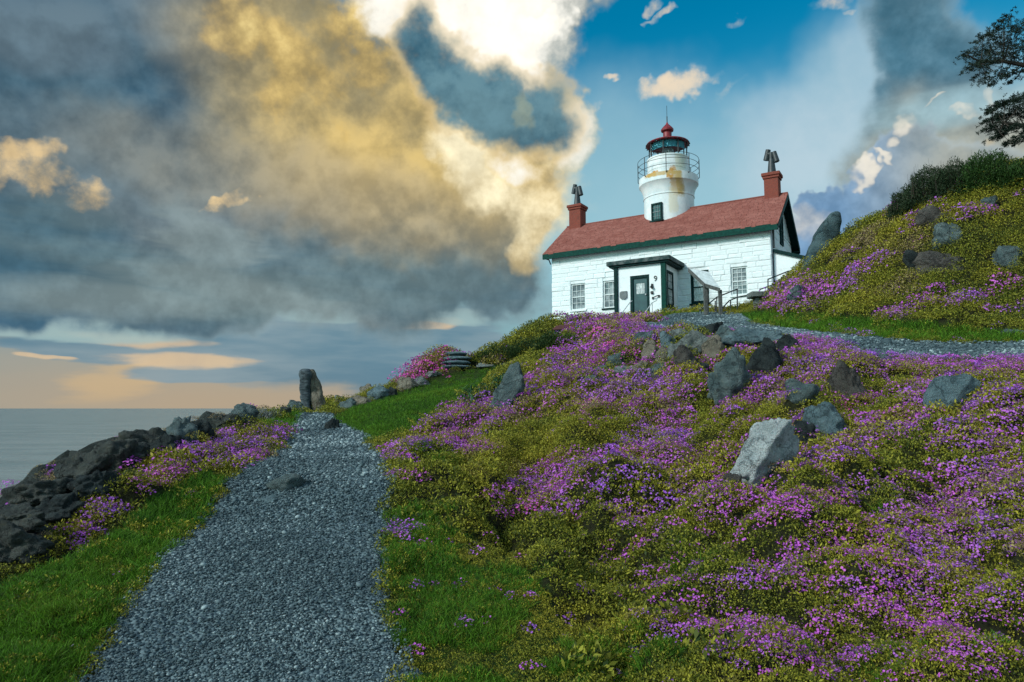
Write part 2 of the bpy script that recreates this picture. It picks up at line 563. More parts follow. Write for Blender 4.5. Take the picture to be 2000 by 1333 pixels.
CP += [(760, 785, 21), (880, 760, 22), (740, 768, 26), (800, 738, 28), (836, 712, 29), (864, 694, 29.5), (895, 706, 30), (850, 740, 27.4), (960, 716, 28.5), (1000, 730, 24), (1040, 708, 28), (1100, 690, 24)]
CP += [(1150, 700, 18.5), (1190, 640, 21.5), (1230, 632, 22.5), (1130, 660, 22.5), (1400, 715, 14.6), (1280, 715, 16), (1350, 655, 17), (1450, 730, 13.6), (1540, 700, 13.8), (1640, 690, 13.6), (1640, 740, 12)]
# upper path
CP += [(1260, 641, 21), (1330, 649, 19.3), (1400, 651, 18), (1540, 656, 16), (1640, 671, 15), (1700, 691, 14), (2000, 697, 12.6)]
CP += [(1300, 616, 27.5), (1370, 610.5, 28), (1440, 612, 26), (1470, 628, 22.5), (1540, 642, 20), (1700, 657, 16.8), (2000, 664, 14.8)]
# the hill on the right
CP += [(1510, 585, 25), (1590, 515, 25.5), (1660, 462, 24.5), (1760, 408, 23.5), (1850, 365, 22), (2000, 352, 20), (1850, 460, 19.5), (1750, 560, 19.5), (1620, 590, 21.5), (1900, 620, 16.8), (2000, 600, 16.5), (1980, 480, 18.2), (1680, 540, 21.5)]
XYZ = [at(*c) for c in CP]
# ground that the lens does not reach, or that drops away behind an edge
HOUSE_Z = 4.28
XYZ += [Vector(p) for p in [
    (-3.0, 0, -1.75), (3, 0, -1.75), (-3, -9, -1.9), (4, -9, -1.7), (9, 0, -1.2), (14, -6, -0.6), (9, 6, 0.3), (15, 7, 1.6), (22, 9, 3.6), (20, 0, 1.4), (-6, 0, -2.1),
    (-7.4, 4, -3.4), (-8.6, 8, -3.6), (-9.8, 12, -3.6), (-10.6, 17, -3.4), (-11, 22, -3.2), (-10.4, 27, -3.2), (-9.0, 30, -2.8), (-6.5, 33, -2.4),
    (-10, 0, -8), (-12, 6, -9.5), (-14, 12, -10), (-15, 20, -10), (-15, 28, -10), (-13, 34, -10), (-8, 40, -9), (-2, 46, -8.5), (-12, -8, -9),
    (-3.2, 33.5, 0.3), (0.2, 36, 2.4), (1.0, 40, 1.6), (3, 44, 1.0), (8, 47, 1.2), (14, 46, 2.0), (8, 56, -7), (20, 56, -6), (34, 54, -5), (46, 40, -5),
    (1.0, 33.5, 4.0), (2.0, 35.2, 4.15), (6, 33, 4.2), (9.5, 31.0, 4.25), (11.5, 29.6, 4.3), (8, 37, 4.1), (14, 34, 4.3), (12.5, 31.5, 4.3), (15, 30, 5.2),
    (6.2, 30.5, 3.95), (8.6, 28.8, 4.0), (3.6, 32, 3.9), (1.8, 30, 2.9),
    (17, 31, 6.3), (20, 30, 7.2), (24, 26, 8.4), (26, 18, 7.6), (19, 19, 7.0), (30, 30, 7.5), (34, 18, 7.0), (22, 38, 5.0), (36, 4, 3.0), (32, -6, 1.0)]]
XYZ = np.array([tuple(v) for v in XYZ])


def tps_fit(P, Z, lam=0.02):
    n = len(P)
    d2 = ((P[:, None] - P[None]) ** 2).sum(2)
    K = np.where(d2 > 0, 0.5 * d2 * np.log(d2 + 1e-12), 0) + lam * np.eye(n)
    A = np.zeros((n + 3, n + 3))
    A[:n, :n] = K
    A[:n, n] = 1
    A[:n, n + 1:] = P
    A[n:, :n] = A[:n, n:].T
    return np.linalg.solve(A, np.concatenate([Z, np.zeros(3)]))


TW = tps_fit(XYZ[:, :2], XYZ[:, 2])


def tps(x, y):
    x, y = np.atleast_1d(x).ravel(), np.atleast_1d(y).ravel()
    out = np.empty(len(x))
    for i in range(0, len(x), 20000):
        q = np.stack([x[i:i + 20000], y[i:i + 20000]], 1)
        d2 = ((q[:, None] - XYZ[None, :, :2]) ** 2).sum(2)
        out[i:i + 20000] = (0.5 * d2 * np.log(d2 + 1e-12)) @ TW[:-3] + TW[-3] + q @ TW[-2:]
    return out


_perm = rng.permutation(512)
_val = rng.random(512)


def vnoise(x, y, s=1.0, seed=0):             # smooth value noise, 0..1
    x, y = np.asarray(x) * s + seed * 17.3, np.asarray(y) * s + seed * 9.1
    xi, yi = np.floor(x).astype(int), np.floor(y).astype(int)
    fx, fy = x - xi, y - yi
    fx, fy = fx * fx * (3 - 2 * fx), fy * fy * (3 - 2 * fy)
    h = lambda a, b: _val[(_perm[a & 511] + b * 7 + seed * 31) & 511]
    return (h(xi, yi) * (1 - fx) + h(xi + 1, yi) * fx) * (1 - fy) + (h(xi, yi + 1) * (1 - fx) + h(xi + 1, yi + 1) * fx) * fy


def fbm(x, y, s=1.0, octv=4, seed=0):
    a, t, n = 1.0, 0.0, 0.0
    for k in range(octv):
        n += a * vnoise(x, y, s * 2 ** k, seed + k)
        t += a
        a *= 0.5
    return n / t


# the two gravel paths: rows of (left edge, right edge) running away from the lens
def edge_rows(rows):
    return np.array([[*at(a, b, d)[:2], *at(e, f_, g)[:2]] for a, b, d, e, f_, g in rows])


PATH = np.concatenate([
    np.array([[-2.75, -4, -0.75, -4], [-2.72, 1.5, -0.7, 1.5]]),
    edge_rows([(140, 1333, 4.2, 785, 1333, 4.2), (262, 1147, 5.5, 746, 1147, 5.5), (356, 1048, 6.8, 755, 1048, 6.8), (412, 994, 7.7, 760, 994, 7.7),
               (438, 940, 8.3, 764, 940, 8.3), (500, 900, 10, 764, 900, 10), (545, 870, 13, 738, 870, 13), (552, 845, 15.5, 706, 845, 15.5),
               (572, 825, 18, 662, 825, 18), (590, 808, 21, 640, 808, 21), (600, 800, 24, 634, 800, 24)])])
UPPER = edge_rows([(1300, 616, 27.5, 1235, 633, 23.5), (1340, 613, 28, 1262, 642, 21), (1385, 611, 28, 1330, 650, 19.2), (1436, 612, 26, 1400, 652, 18),
                   (1470, 628, 22.5, 1540, 657, 16), (1545, 643, 20, 1640, 672, 15), (1700, 658, 16.8, 1700, 691, 14), (2000, 665, 14.8, 2000, 698, 12.6), (2300, 668, 13.4, 2300, 705, 11.2)])


def densify(rows, k):
    t = np.arange(len(rows))
    tt = np.linspace(0, len(rows) - 1, k)
    o = []
    for c in range(4):
        y = rows[:, c]
        m = np.gradient(y)
        i = np.clip(tt.astype(int), 0, len(rows) - 2)
        s = tt - i
        o.append((2 * s ** 3 - 3 * s ** 2 + 1) * y[i] + (s ** 3 - 2 * s ** 2 + s) * m[i] + (-2 * s ** 3 + 3 * s ** 2) * y[i + 1] + (s ** 3 - s ** 2) * m[i + 1])
    return np.stack(o, 1)


PATH_D, UPPER_D = densify(PATH, 160), densify(UPPER, 120)


def in_strip(rows, x, y, grow=0.0):
    """1 inside the strip, fading to 0 over half a metre outside it"""
    x, y = np.asarray(x, float).ravel(), np.asarray(y, float).ravel()
    ring = np.concatenate([rows[:, :2], rows[::-1, 2:]])
    out = np.zeros(len(x))
    sel = np.where((x > ring[:, 0].min() - 1) & (x < ring[:, 0].max() + 1) & (y > ring[:, 1].min() - 1) & (y < ring[:, 1].max() + 1))[0]
    if len(sel) == 0:
        return out
    for i in range(0, len(sel), 20000):
        s = sel[i:i + 20000]
        d = np.sqrt(((x[s, None] - ring[None, :, 0]) ** 2 + (y[s, None] - ring[None, :, 1]) ** 2).min(1))
        d = np.where(inside([tuple(p) for p in ring[::2]], x[s], y[s]), -d, d) - grow
        out[s] = np.clip(1 - d / 0.5, 0, 1)
    return out


def inside(poly, px, py):
    px, py = np.asarray(px), np.asarray(py)
    r = np.zeros(px.shape, bool)
    n = len(poly)
    for i in range(n):
        x0, y0 = poly[i]
        x1, y1 = poly[(i + 1) % n]
        c = ((y0 > py) != (y1 > py))
        r ^= c & (px < (x1 - x0) * (py - y0) / ((y1 - y0) if y1 != y0 else 1e-9) + x0)
    return r


LAWN_PX = [(645, 838), (705, 862), (770, 862), (850, 820), (930, 770), (1000, 722), (1030, 705), (940, 716), (850, 740), (760, 774), (680, 800), (640, 820)]
GRASS_PX = [
    [(-400, 1500), (60, 1500), (140, 1333), (262, 1150), (356, 1050), (410, 1000), (440, 930), (400, 925), (300, 970), (215, 1045), (110, 1095), (0, 1135), (-400, 1250)],
    [(470, 835), (560, 806), (600, 800), (575, 822), (552, 845), (500, 850)],
    [(1436, 616), (1500, 604), (1590, 612), (1700, 622), (1800, 632), (2000, 646), (2000, 668), (1700, 660), (1545, 645), (1470, 628)],
    [(1236, 632), (1262, 618), (1330, 606), (1400, 604), (1385, 612), (1300, 617)],
    [(790, 1333), (752, 1150), (760, 1000), (800, 985), (880, 1030), (1010, 1090), (1100, 1200), (1150, 1333), (1000, 1420)]]


SEAROCK_PX = [(-500, 1400), (-500, 850), (0, 700), (300, 700), (470, 760), (560, 780), (545, 806), (470, 830), (385, 860), (255, 922), (150, 985), (105, 1045), (40, 1092), (0, 1112)]


def flat_mask(x, y, z):                      # where the ground is smooth: paths and grass
    px, py = proj(x, y, z)
    m = np.maximum(in_strip(PATH_D, x, y, 0.05), in_strip(UPPER_D, x, y, 0.1))
    m = np.maximum(m, inside(LAWN_PX, px, py) * 0.9)
    for g in GRASS_PX:
        m = np.maximum(m, inside(g, px, py) * 0.75)
    hx, hy = np.asarray(x).ravel(), np.asarray(y).ravel()
    return m


def height(x, y, detail=True):
    x, y = np.asarray(x, float).ravel(), np.asarray(y, float).ravel()
    z = tps(x, y)
    if detail:
        m = flat_mask(x, y, z)
        d = np.hypot(x, y)
        lump = (fbm(x, y, 0.9, 2, 3) - 0.5) * 0.55 + (np.abs(2 * vnoise(x, y, 1.5, 5) - 1) - 0.45) * 0.42 + (np.abs(2 * vnoise(x, y, 3.4, 6) - 1) - 0.45) * 0.20
        fade = np.clip((d - 2.5) / 3.0, 0.25, 1) * np.clip(1.0 - (d - 15) / 14, 0.45, 1)
        near = in_strip(UPPER_D, x, y, 1.0)
        fade = fade * (1 - 0.85 * near)
        z = z - 0.07 * near * (1 - in_strip(UPPER_D, x, y, 0.1))
        z = z + lump * (1 - m) * fade - 0.03 * m + (fbm(x, y, 1.6, 3, 12) - 0.5) * 0.05 * m
    return z


def hit(px, py, near=2.5, far=60.0):
    """first meeting of a line of sight with the ground"""
    d = ray(px, py)
    d = d / d[1]
    t = near * (far / near) ** np.linspace(0, 1, 700)
    z = height(t * d[0], t)
    k = np.where(t * d[2] <= z)[0]
    if len(k) == 0:
        k = [int(np.argmin(t * d[2] - z))]
    return Vector((t[k[0]] * d[0], t[k[0]], z[k[0]]))


def axis(parts):
    out = []
    for a, b, s in parts:
        out.append(np.arange(a, b, s))
    return np.concatenate(out)


gx = axis([(-60, -16, 2.0), (-16, -9, 0.3), (-9, 12.5, 0.085), (12.5, 26, 0.22), (26, 62, 1.5)])
gy = axis([(-22, 2, 0.7), (2, 13, 0.085), (13, 30, 0.13), (30, 44, 0.35), (44, 80, 1.5)])
GX, GY = np.meshgrid(gx, gy)
gz = height(GX, GY)
nx, ny = len(gx), len(gy)
far_out = np.clip((np.hypot(GX.ravel() - 8, GY.ravel() - 20) - 40) / 14, 0, 1)
gz = gz * (1 - far_out) + (SEA_Z - 4) * far_out
idx = np.arange(nx * ny).reshape(ny, nx)
faces = np.stack([idx[:-1, :-1], idx[:-1, 1:], idx[1:, 1:], idx[1:, :-1]], -1).reshape(-1, 4)
gme = mesh_np("ground", np.stack([GX.ravel(), GY.ravel(), gz], 1), faces, True)

m = Mat("soil_and_turf", 0.95, 0.1)
nz = m.noise(2.2, 6, 0.65)
nf = m.noise(30, 4, 0.7)
soil = m.mix(m.rng(nz, 0.35, 0.65), (0.018, 0.018, 0.010), (0.036, 0.040, 0.014))
turf = m.mix(m.rng(nz, 0.35, 0.65), (0.020, 0.050, 0.008), (0.045, 0.085, 0.010))
cb = m.mix(m.attr("turf"), soil, turf)
cb = m.mix(m.attr("ledge"), cb, m.mix(m.rng(nz, 0.3, 0.7), (0.016, 0.022, 0.023), (0.060, 0.072, 0.070)))
m.color(m.mix(m.rng(nf, 0.3, 0.75), cb, (0.012, 0.012, 0.006)))
m.bump(nf, 0.8, 0.05)
px_, py_ = proj(GX.ravel(), GY.ravel(), gz)
tm = inside(LAWN_PX, px_, py_).astype(np.float32)
for g in GRASS_PX:
    tm = np.maximum(tm, inside(g, px_, py_))
at_ = gme.attributes.new("turf", 'FLOAT', 'POINT')
at_.data.foreach_set('value', tm.astype(np.float32))
lg = inside(SEAROCK_PX, px_, py_).astype(np.float32)
lg = np.maximum(lg, ((GX.ravel() < -5.0) & (gz < -1.9)).astype(np.float32))
at_ = gme.attributes.new("ledge", 'FLOAT', 'POINT')
at_.data.foreach_set('value', lg)
ground = tag(link("ground", gme, None, (m.m,)), kind="structure")


# gravel paths: thin sheets that follow the ground, with a ragged edge
def path_sheet(name, rows, cols, mat, seed):
    k = len(rows)
    t = np.linspace(-0.04, 1.04, cols)
    ej = (fbm(np.arange(k) * 0.35, np.zeros(k), 1, 3, seed) - 0.5) * 0.16
    ek = (fbm(np.arange(k) * 0.35, np.zeros(k) + 50, 1, 3, seed) - 0.5) * 0.16
    T = t[None] * (1 + ej[:, None] * (t[None] > 0.5)) + ek[:, None] * (t[None] < 0.5) * (1 - 2 * t[None])
    X = rows[:, 0:1] * (1 - T) + rows[:, 2:3] * T
    Y = rows[:, 1:2] * (1 - T) + rows[:, 3:4] * T
    Z = height(X, Y).reshape(X.shape) + 0.016 + 0.012 * np.sin(np.clip(t, 0, 1) * math.pi)[None]
    Z[:, 0] -= 0.05
    Z[:, -1] -= 0.05
    i = np.arange(k * cols).reshape(k, cols)
    f = np.stack([i[:-1, :-1], i[:-1, 1:], i[1:, 1:], i[1:, :-1]], -1).reshape(-1, 4)
    return tag(link(name, mesh_np(name, np.stack([X.ravel(), Y.ravel(), Z.ravel()], 1), f, True), None, (mat,)), kind="structure")


m = Mat("gravel", 0.85, 0.25)
v1 = m.voronoi(34)
vc = m.N.new('ShaderNodeTexVoronoi')
vc.inputs['Scale'].default_value = 34
m.L.new(m.tc.outputs['Object'], vc.inputs['Vector'])
vs_ = m.N.new('ShaderNodeSeparateColor')
m.L.new(vc.outputs['Color'], vs_.inputs[0])
gcol = m.mix(m.rng(vs_.outputs[0], 0.1, 0.95), (0.030, 0.052, 0.062), (0.15, 0.21, 0.225))
gcol = m.mix(m.rng(m.noise(0.9, 4, 0.6), 0.4, 0.7), gcol, m.mix(0.4, gcol, (0.05, 0.085, 0.105)))
m.color(gcol)
m.bump(m.math('SUBTRACT', 0.6, v1), 1.0, 0.03)
GRAVEL = m.m
path_o = path_sheet("gravel_path", PATH_D, 26, GRAVEL, 1)
upper_o = path_sheet("gravel_path", UPPER_D, 14, GRAVEL, 2)

# ------------------------------------------------------------------ sea
m = Mat("sea_water", 0.24, 0.5)
m.b.inputs['IOR'].default_value = 1.33
m.color(m.mix(m.rng(m.noise(0.03, 4, 0.6, (1, 2.5, 1)), 0.35, 0.65), (0.16, 0.20, 0.195), (0.22, 0.255, 0.245)))
w1 = m.noise(0.55, 5, 0.65, (0.45, 1.4, 1))
w2 = m.noise(0.09, 3, 0.5, (0.4, 1.4, 1))
m.bump(m.math('ADD', w1, m.math('MULTIPLY', w2, 3.0)), 0.55, 0.9)
g = MB()
xs = [-45000, -6000, -900, -200, 0, 200, 900, 6000, 45000]
vv = [[g.bm.verts.new((x, y, SEA_Z)) for x in xs] for y in xs]
for i in range(8):
    for j in range(8):
        g.bm.faces.new((vv[i][j], vv[i][j + 1], vv[i + 1][j + 1], vv[i + 1][j]))
tag(g.build("sea", m.m), kind="structure")

# ------------------------------------------------------------------ lighthouse
YAW = 0.5535
HX, HY = 11.5955, 30.0                       # foot of the right-hand front corner
HL, HW = 11.12, 5.13                         # length, depth
ZE, ZR = 8.378, 10.291                       # eaves and ridge
OE, OF = 0.366, 0.315                        # overhangs
SLOPE = (ZR - ZE) / (HW / 2)
ux, uy = math.cos(YAW), -math.sin(YAW)
vx, vy = math.sin(YAW), math.cos(YAW)


def wpos(a, b):
    return HX + ux * a + vx * b, HY + uy * a + vy * b


def fa(px, b=0.0, z=5.5):                    # position along the facade plane seen at a photo column
    lo, hi = -16.0, 8.0
    for _ in range(50):
        mid = (lo + hi) / 2
        x, y = wpos(mid, b)
        if proj(x, y, z)[0] < px:
            lo = mid
        else:
            hi = mid
    return (lo + hi) / 2


def fz(py, a, b=0.0):                        # height seen at a photo row
    _, y = wpos(a, b)
    return at(1000, py, y).z


white = Mat("whitewash", 0.8, 0.25)
wnz = white.noise(0.9, 6, 0.65)
wns = white.noise(5.0, 6, 0.7, (1, 1, 3))
wc = white.mix(white.rng(wnz, 0.35, 0.7), (0.83, 0.88, 0.89), (0.74, 0.81, 0.82))
wc = white.mix(white.rng(wns, 0.62, 0.80, 0, 0.5), wc, (0.46, 0.48, 0.44))
wc = white.mix(white.rng(white.noise(2.6, 7, 0.72, (1, 1, 2.5)), 0.54, 0.70, 0, 0.45), wc, (0.50, 0.55, 0.52))
white.color(wc)
white.bump(white.noise(18, 6, 0.7), 0.35, 0.03)
WHITE = white.m
mortar = plain("painted_mortar", (0.76, 0.81, 0.82), 0.9, 0.15, 4, 0.4)
GREEN = plain("dark_green_paint", (0.004, 0.046, 0.036), 0.6, 0.3, 9, 0.1, 0.08)
DKGREEN = plain("blackish_green_paint", (0.004, 0.026, 0.025), 0.6, 0.35, 9, 0.1, 0.08)
TRIMW = plain("white_window_paint", (0.62, 0.68, 0.68), 0.5, 0.15, 8)
DARKMETAL = plain("black_iron", (0.012, 0.018, 0.020), 0.5, 0.4, 20, 0, 0.5)
GALV = plain("pale_steel", (0.42, 0.46, 0.47), 0.4, 0.25, 20, 0, 0.5)
LEAD = plain("grey_sheet_metal", (0.022, 0.030, 0.034), 0.5, 0.4, 8, 0.1, 0.5)
m = Mat("window_glass", 0.06, 0.6)
gn = m.noise(2.3, 3, 0.6)
m.color(m.mix(m.rng(gn, 0.4, 0.6), (0.10, 0.14, 0.15), (0.30, 0.35, 0.36)))
GLASS = m.m
m = Mat("dark_glass", 0.05, 0.7)
m.color((0.03, 0.06, 0.065))
DGLASS = m.m
m = Mat("curtained_glass", 0.12, 0.5)
m.color(m.mix(m.rng(m.noise(7, 3, 0.6, (3, 1, 1)), 0.35, 0.65), (0.30, 0.34, 0.34), (0.62, 0.66, 0.66)))
CURTAIN = m.m
m = Mat("red_shingle", 0.9, 0.15)
n1 = m.noise(1.3, 5, 0.65)
n2 = m.noise(14, 4, 0.7)
sc = m.mix(m.rng(n1, 0.35, 0.7), (0.245, 0.078, 0.060), (0.320, 0.120, 0.096))
sc = m.mix(m.rng(n2, 0.35, 0.7, 0, 0.6), sc, (0.17, 0.055, 0.048))
sc = m.mix(m.rng(m.noise(3.2, 5, 0.7), 0.62, 0.74, 0, 0.6), sc, (0.10, 0.095, 0.07))
sc = m.mix(m.rng(m.attr("tone"), 0, 1), m.mix(0.22, sc, (0.11, 0.04, 0.036)), m.mix(0.12, sc, (0.42, 0.22, 0.19)))
m.color(sc)
m.bump(n2, 0.4, 0.02)
SHINGLE = m.m
m = Mat("chimney_brick", 0.9, 0.15)
br = m.N.new('ShaderNodeTexBrick')
br.inputs['Scale'].default_value = 9
br.inputs['Color1'].default_value = (0.27, 0.060, 0.040, 1)
br.inputs['Color2'].default_value = (0.20, 0.050, 0.038, 1)
br.inputs['Mortar'].default_value = (0.16, 0.09, 0.07, 1)
cx_ = m.N.new('ShaderNodeMapping')
cx_.inputs['Rotation'].default_value = (R(90), 0, 0)
m.L.new(m.tc.outputs['Object'], cx_.inputs['Vector'])
m.L.new(cx_.outputs[0], br.inputs['Vector'])
m.color(m.mix(m.rng(m.noise(4, 5, 0.7), 0.5, 0.75, 0, 0.6), br.outputs['Color'], (0.10, 0.045, 0.035)))
m.bump(m.noise(20, 4, 0.7), 0.5, 0.03)
BRICK = m.m

house = empty("lighthouse", (HX, HY, 0), -YAW)
tag(house, "white stone lighthouse cottage with red roof, two red chimneys and a round tower", "lighthouse")

PB = -2.0                                    # porch front
Pa0, Pa1 = fa(1204, PB), fa(1297, PB)
wins = []                                    # a0, a1, z0, z1 on the main front
for (x0, y0, x1, y1, kind) in [(1115, 553, 1144, 606, 'w'), (1178, 547, 1207, 602, 'w'), (1350, 528, 1385, 593, 'g'), (1428, 520, 1461, 577, 'w')]:
    a0, a1 = fa(x0), fa(x1)
    am = (a0 + a1) / 2
    wins.append((a0, a1, fz(y1, am), fz(y0 + 1, am), kind))
Z0 = 3.5


def wall_grid(mb, a0, a1, z0, z1, b, openings, depth):
    """a wall face with real openings and reveals, facing -b"""
    A = sorted({a0, a1, *[o[0] for o in openings], *[o[1] for o in openings]})
    Z = sorted({z0, z1, *[o[2] for o in openings], *[o[3] for o in openings]})
    for i in range(len(A) - 1):
        for j in range(len(Z) - 1):
            ca, cz = (A[i] + A[i + 1]) / 2, (Z[j] + Z[j + 1]) / 2
            if any(o[0] < ca < o[1] and o[2] < cz < o[3] for o in openings):
                continue
            v = [mb.bm.verts.new(p) for p in ((A[i], b, Z[j]), (A[i + 1], b, Z[j]), (A[i + 1], b, Z[j + 1]), (A[i], b, Z[j + 1]))]
            mb.bm.faces.new(v)
    for o in openings:
        c = [(o[0], o[2]), (o[1], o[2]), (o[1], o[3]), (o[0], o[3])]
        for k in range(4):
            p, q = c[k], c[(k + 1) % 4]
            mb.bm.faces.new([mb.bm.verts.new(x) for x in ((p[0], b, p[1]), (p[0], b + depth, p[1]), (q[0], b + depth, q[1]), (q[0], b, q[1]))])


mb = MB()
wall_grid(mb, -HL, 0, Z0, ZE, 0, [w[:4] for w in wins], 0.16)
for a in (-HL, 0):                           # gable ends, then the back
    v = [mb.bm.verts.new(p) for p in ((a, 0, Z0), (a, HW, Z0), (a, HW, ZE), (a, HW / 2, ZR), (a, 0, ZE))]
    mb.bm.faces.new(v)
v = [mb.bm.verts.new(p) for p in ((-HL, HW, Z0), (0, HW, Z0), (0, HW, ZE), (-HL, HW, ZE))]
mb.bm.faces.new(v)
mb.build("wall", mortar, house)

# whitewashed stones, one by one
def stone_mesh(seed):
    r = random.Random(seed)
    b = bmesh.new()
    j = lambda s: r.uniform(-s, s)
    back = [b.verts.new((x, 0.5, z)) for x, z in ((-.5, -.5), (.5, -.5), (.5, .5), (-.5, .5))]
    mid = [b.verts.new((x + j(.012), -0.15, z + j(.03))) for x, z in ((-.5, -.5), (.5, -.5), (.5, .5), (-.5, .5))]
    top = [b.verts.new((x + j(.03), -0.5 + j(.15), z + j(.06))) for x, z in ((-.44, -.36), (.44, -.36), (.44, .36), (-.44, .36))]
    for P, Q in ((back, mid), (mid, top)):
        for k in range(4):
            b.faces.new((P[k], P[(k + 1) % 4], Q[(k + 1) % 4], Q[k]))
    b.faces.new(top)
    bmesh.ops.recalc_face_normals(b, faces=b.faces)
    me = bpy.data.meshes.new("stone")
    b.to_mesh(me)
    b.free()
    me.materials.append(WHITE)
    return me


STONES = [stone_mesh(s) for s in range(6)]
rs = random.Random(5)


def lay_stones(a0, a1, z0, z1, openings, parent, place, hgt=0.235):
    z = z0
    while z < z1 - 0.08:
        h = min(hgt * rs.uniform(0.85, 1.2), z1 - z)
        a = a0
        while a < a1 - 0.02:
            w = min(rs.uniform(0.45, 1.15), a1 - a)
            if a1 - (a + w) < 0.25:
                w = a1 - a
            spans = [(a, a + w)]
            for o in openings:
                if o[2] - 0.05 < z + h / 2 < o[3] + 0.05:
                    spans = [q for s in spans for q in ((s[0], min(s[1], o[0])), (max(s[0], o[1]), s[1])) if q[1] - q[0] > 0.08]
            for s in spans:
                o = bpy.data.objects.new("stone", rs.choice(STONES))
                col.objects.link(o)
                o.parent = parent
                place(o, (s[0] + s[1]) / 2, z + h / 2)
                o.scale = (s[1] - s[0] - 0.004, rs.choice((0.03, 0.036, 0.044, 0.055, 0.075)), h - 0.004)
            a += w
        z += h


door_hole = (Pa0, fa(1330), Z0, 7.0)         # the porch stands in front of this piece
lay_stones(-HL, 0, 3.75, ZE - 0.06, [w[:4] for w in wins] + [(Pa0 + 0.05, fa(1326) - 0.1, 3.0, 6.6)], house,
           lambda o, a, z: setattr(o, 'location', (a, -0.012, z)))


def place_gable(o, a, z):
    o.location = (0.012, a, z)
    o.rotation_euler = (0, 0, R(90))


lay_stones(0.02, HW - 0.02, 6.9, ZE - 0.05, [(HW / 2 - 0.55, HW / 2 + 0.2, 7.7, 9.3)], house, place_gable, 0.42)

# boarded gable above
gb = MB()
k = 0
bb = 0.06
while bb < HW - 0.06:
    w = 0.235
    zt = ZE + SLOPE * min(bb, HW - bb - w) - 0.02
    if zt > ZE + 0.03 and not (HW / 2 - 0.6 < bb + w / 2 < HW / 2 + 0.22):
        q = MB()
        q.box(0.004, 0.03 + 0.008 * (k % 2), bb, bb + w - 0.014, ZE, zt)
        q.build("board", TRIMW, house)
    bb += w
    k += 1
gb.bm.free()


def sash(name, a0, a1, z0, z1, b, frame_m, pane_m, parent, cols=3, rows=4, t=0.055, sill_m=None, d=0.05, axis_side=False, bar_m=None):
    """window > frame bars, panes; placed on a plane of constant b (or constant a when axis_side)"""
    P = (lambda q, *v: q.box(v[0], v[1], v[2], v[3], v[4], v[5])) if not axis_side else (lambda q, *v: q.box(v[2], v[3], v[0], v[1], v[4], v[5]))
    f = MB()
    P(f, a0, a0 + t, b - d, b + d, z0, z1)
    P(f, a1 - t, a1, b - d, b + d, z0, z1)
    P(f, a0 + t, a1 - t, b - d, b + d, z1 - t, z1)
    P(f, a0 + t, a1 - t, b - d, b + d, z0, z0 + t)
    zm = (z0 + z1) / 2
    P(f, a0 + t, a1 - t, b - d * 0.7, b + d * 0.7, zm - 0.025, zm + 0.025)
    root = f.build(name, frame_m, parent)
    g = MB()
    for c in range(1, cols):
        x = a0 + t + (a1 - a0 - 2 * t) * c / cols
        P(g, x - 0.011, x + 0.011, b - 0.022, b + 0.02, z0 + t, zm - 0.025)
        P(g, x - 0.011, x + 0.011, b - 0.022, b + 0.02, zm + 0.025, z1 - t)
    for r_ in range(1, rows):
        if r_ * 2 == rows:
            continue
        z = z0 + t + (z1 - z0 - 2 * t) * r_ / rows
        P(g, a0 + t, a1 - t, b - 0.018, b + 0.018, z - 0.011, z + 0.011)
    g.build("glazing_bars", bar_m or frame_m, root)
    for zz0, zz1 in ((z0 + t, zm - 0.025), (zm + 0.025, z1 - t)):
        p = MB()
        P(p, a0 + t, a1 - t, b + 0.006, b + 0.012, zz0, zz1)
        p.build("pane", pane_m, root)
    if sill_m:
        s = MB()
        if axis_side:
            s.box(b - 0.02, b + 0.11, a0 - 0.05, a1 + 0.05, z0 - 0.075, z0 - 0.002)
        else:
            s.box(a0 - 0.05, a1 + 0.05, b - 0.2, b - 0.03, z0 - 0.075, z0 - 0.002)
        s.build("sill", sill_m, root)
    return root


for i, (a0, a1, z0, z1, kind) in enumerate(wins):
    fm = TRIMW if kind == 'w' else DKGREEN
    w = sash("window", a0, a1, z0, z1, 0.10 if kind == 'w' else 0.02, fm, CURTAIN if kind == 'g' else GLASS, house, 3, 6 if i == 3 else 4, 0.075 if kind == 'w' else 0.12,
             sill_m=DKGREEN if i in (1, 2) else WHITE, bar_m=TRIMW)
    if kind == 'g':
        w["label"] = "window with dark green frame behind the information board"
sash("gable_window", HW / 2 - 0.5, HW / 2 + 0.14, 7.75, 9.2, 0.045, DKGREEN, DGLASS, house, 2, 4, 0.06, axis_side=True)

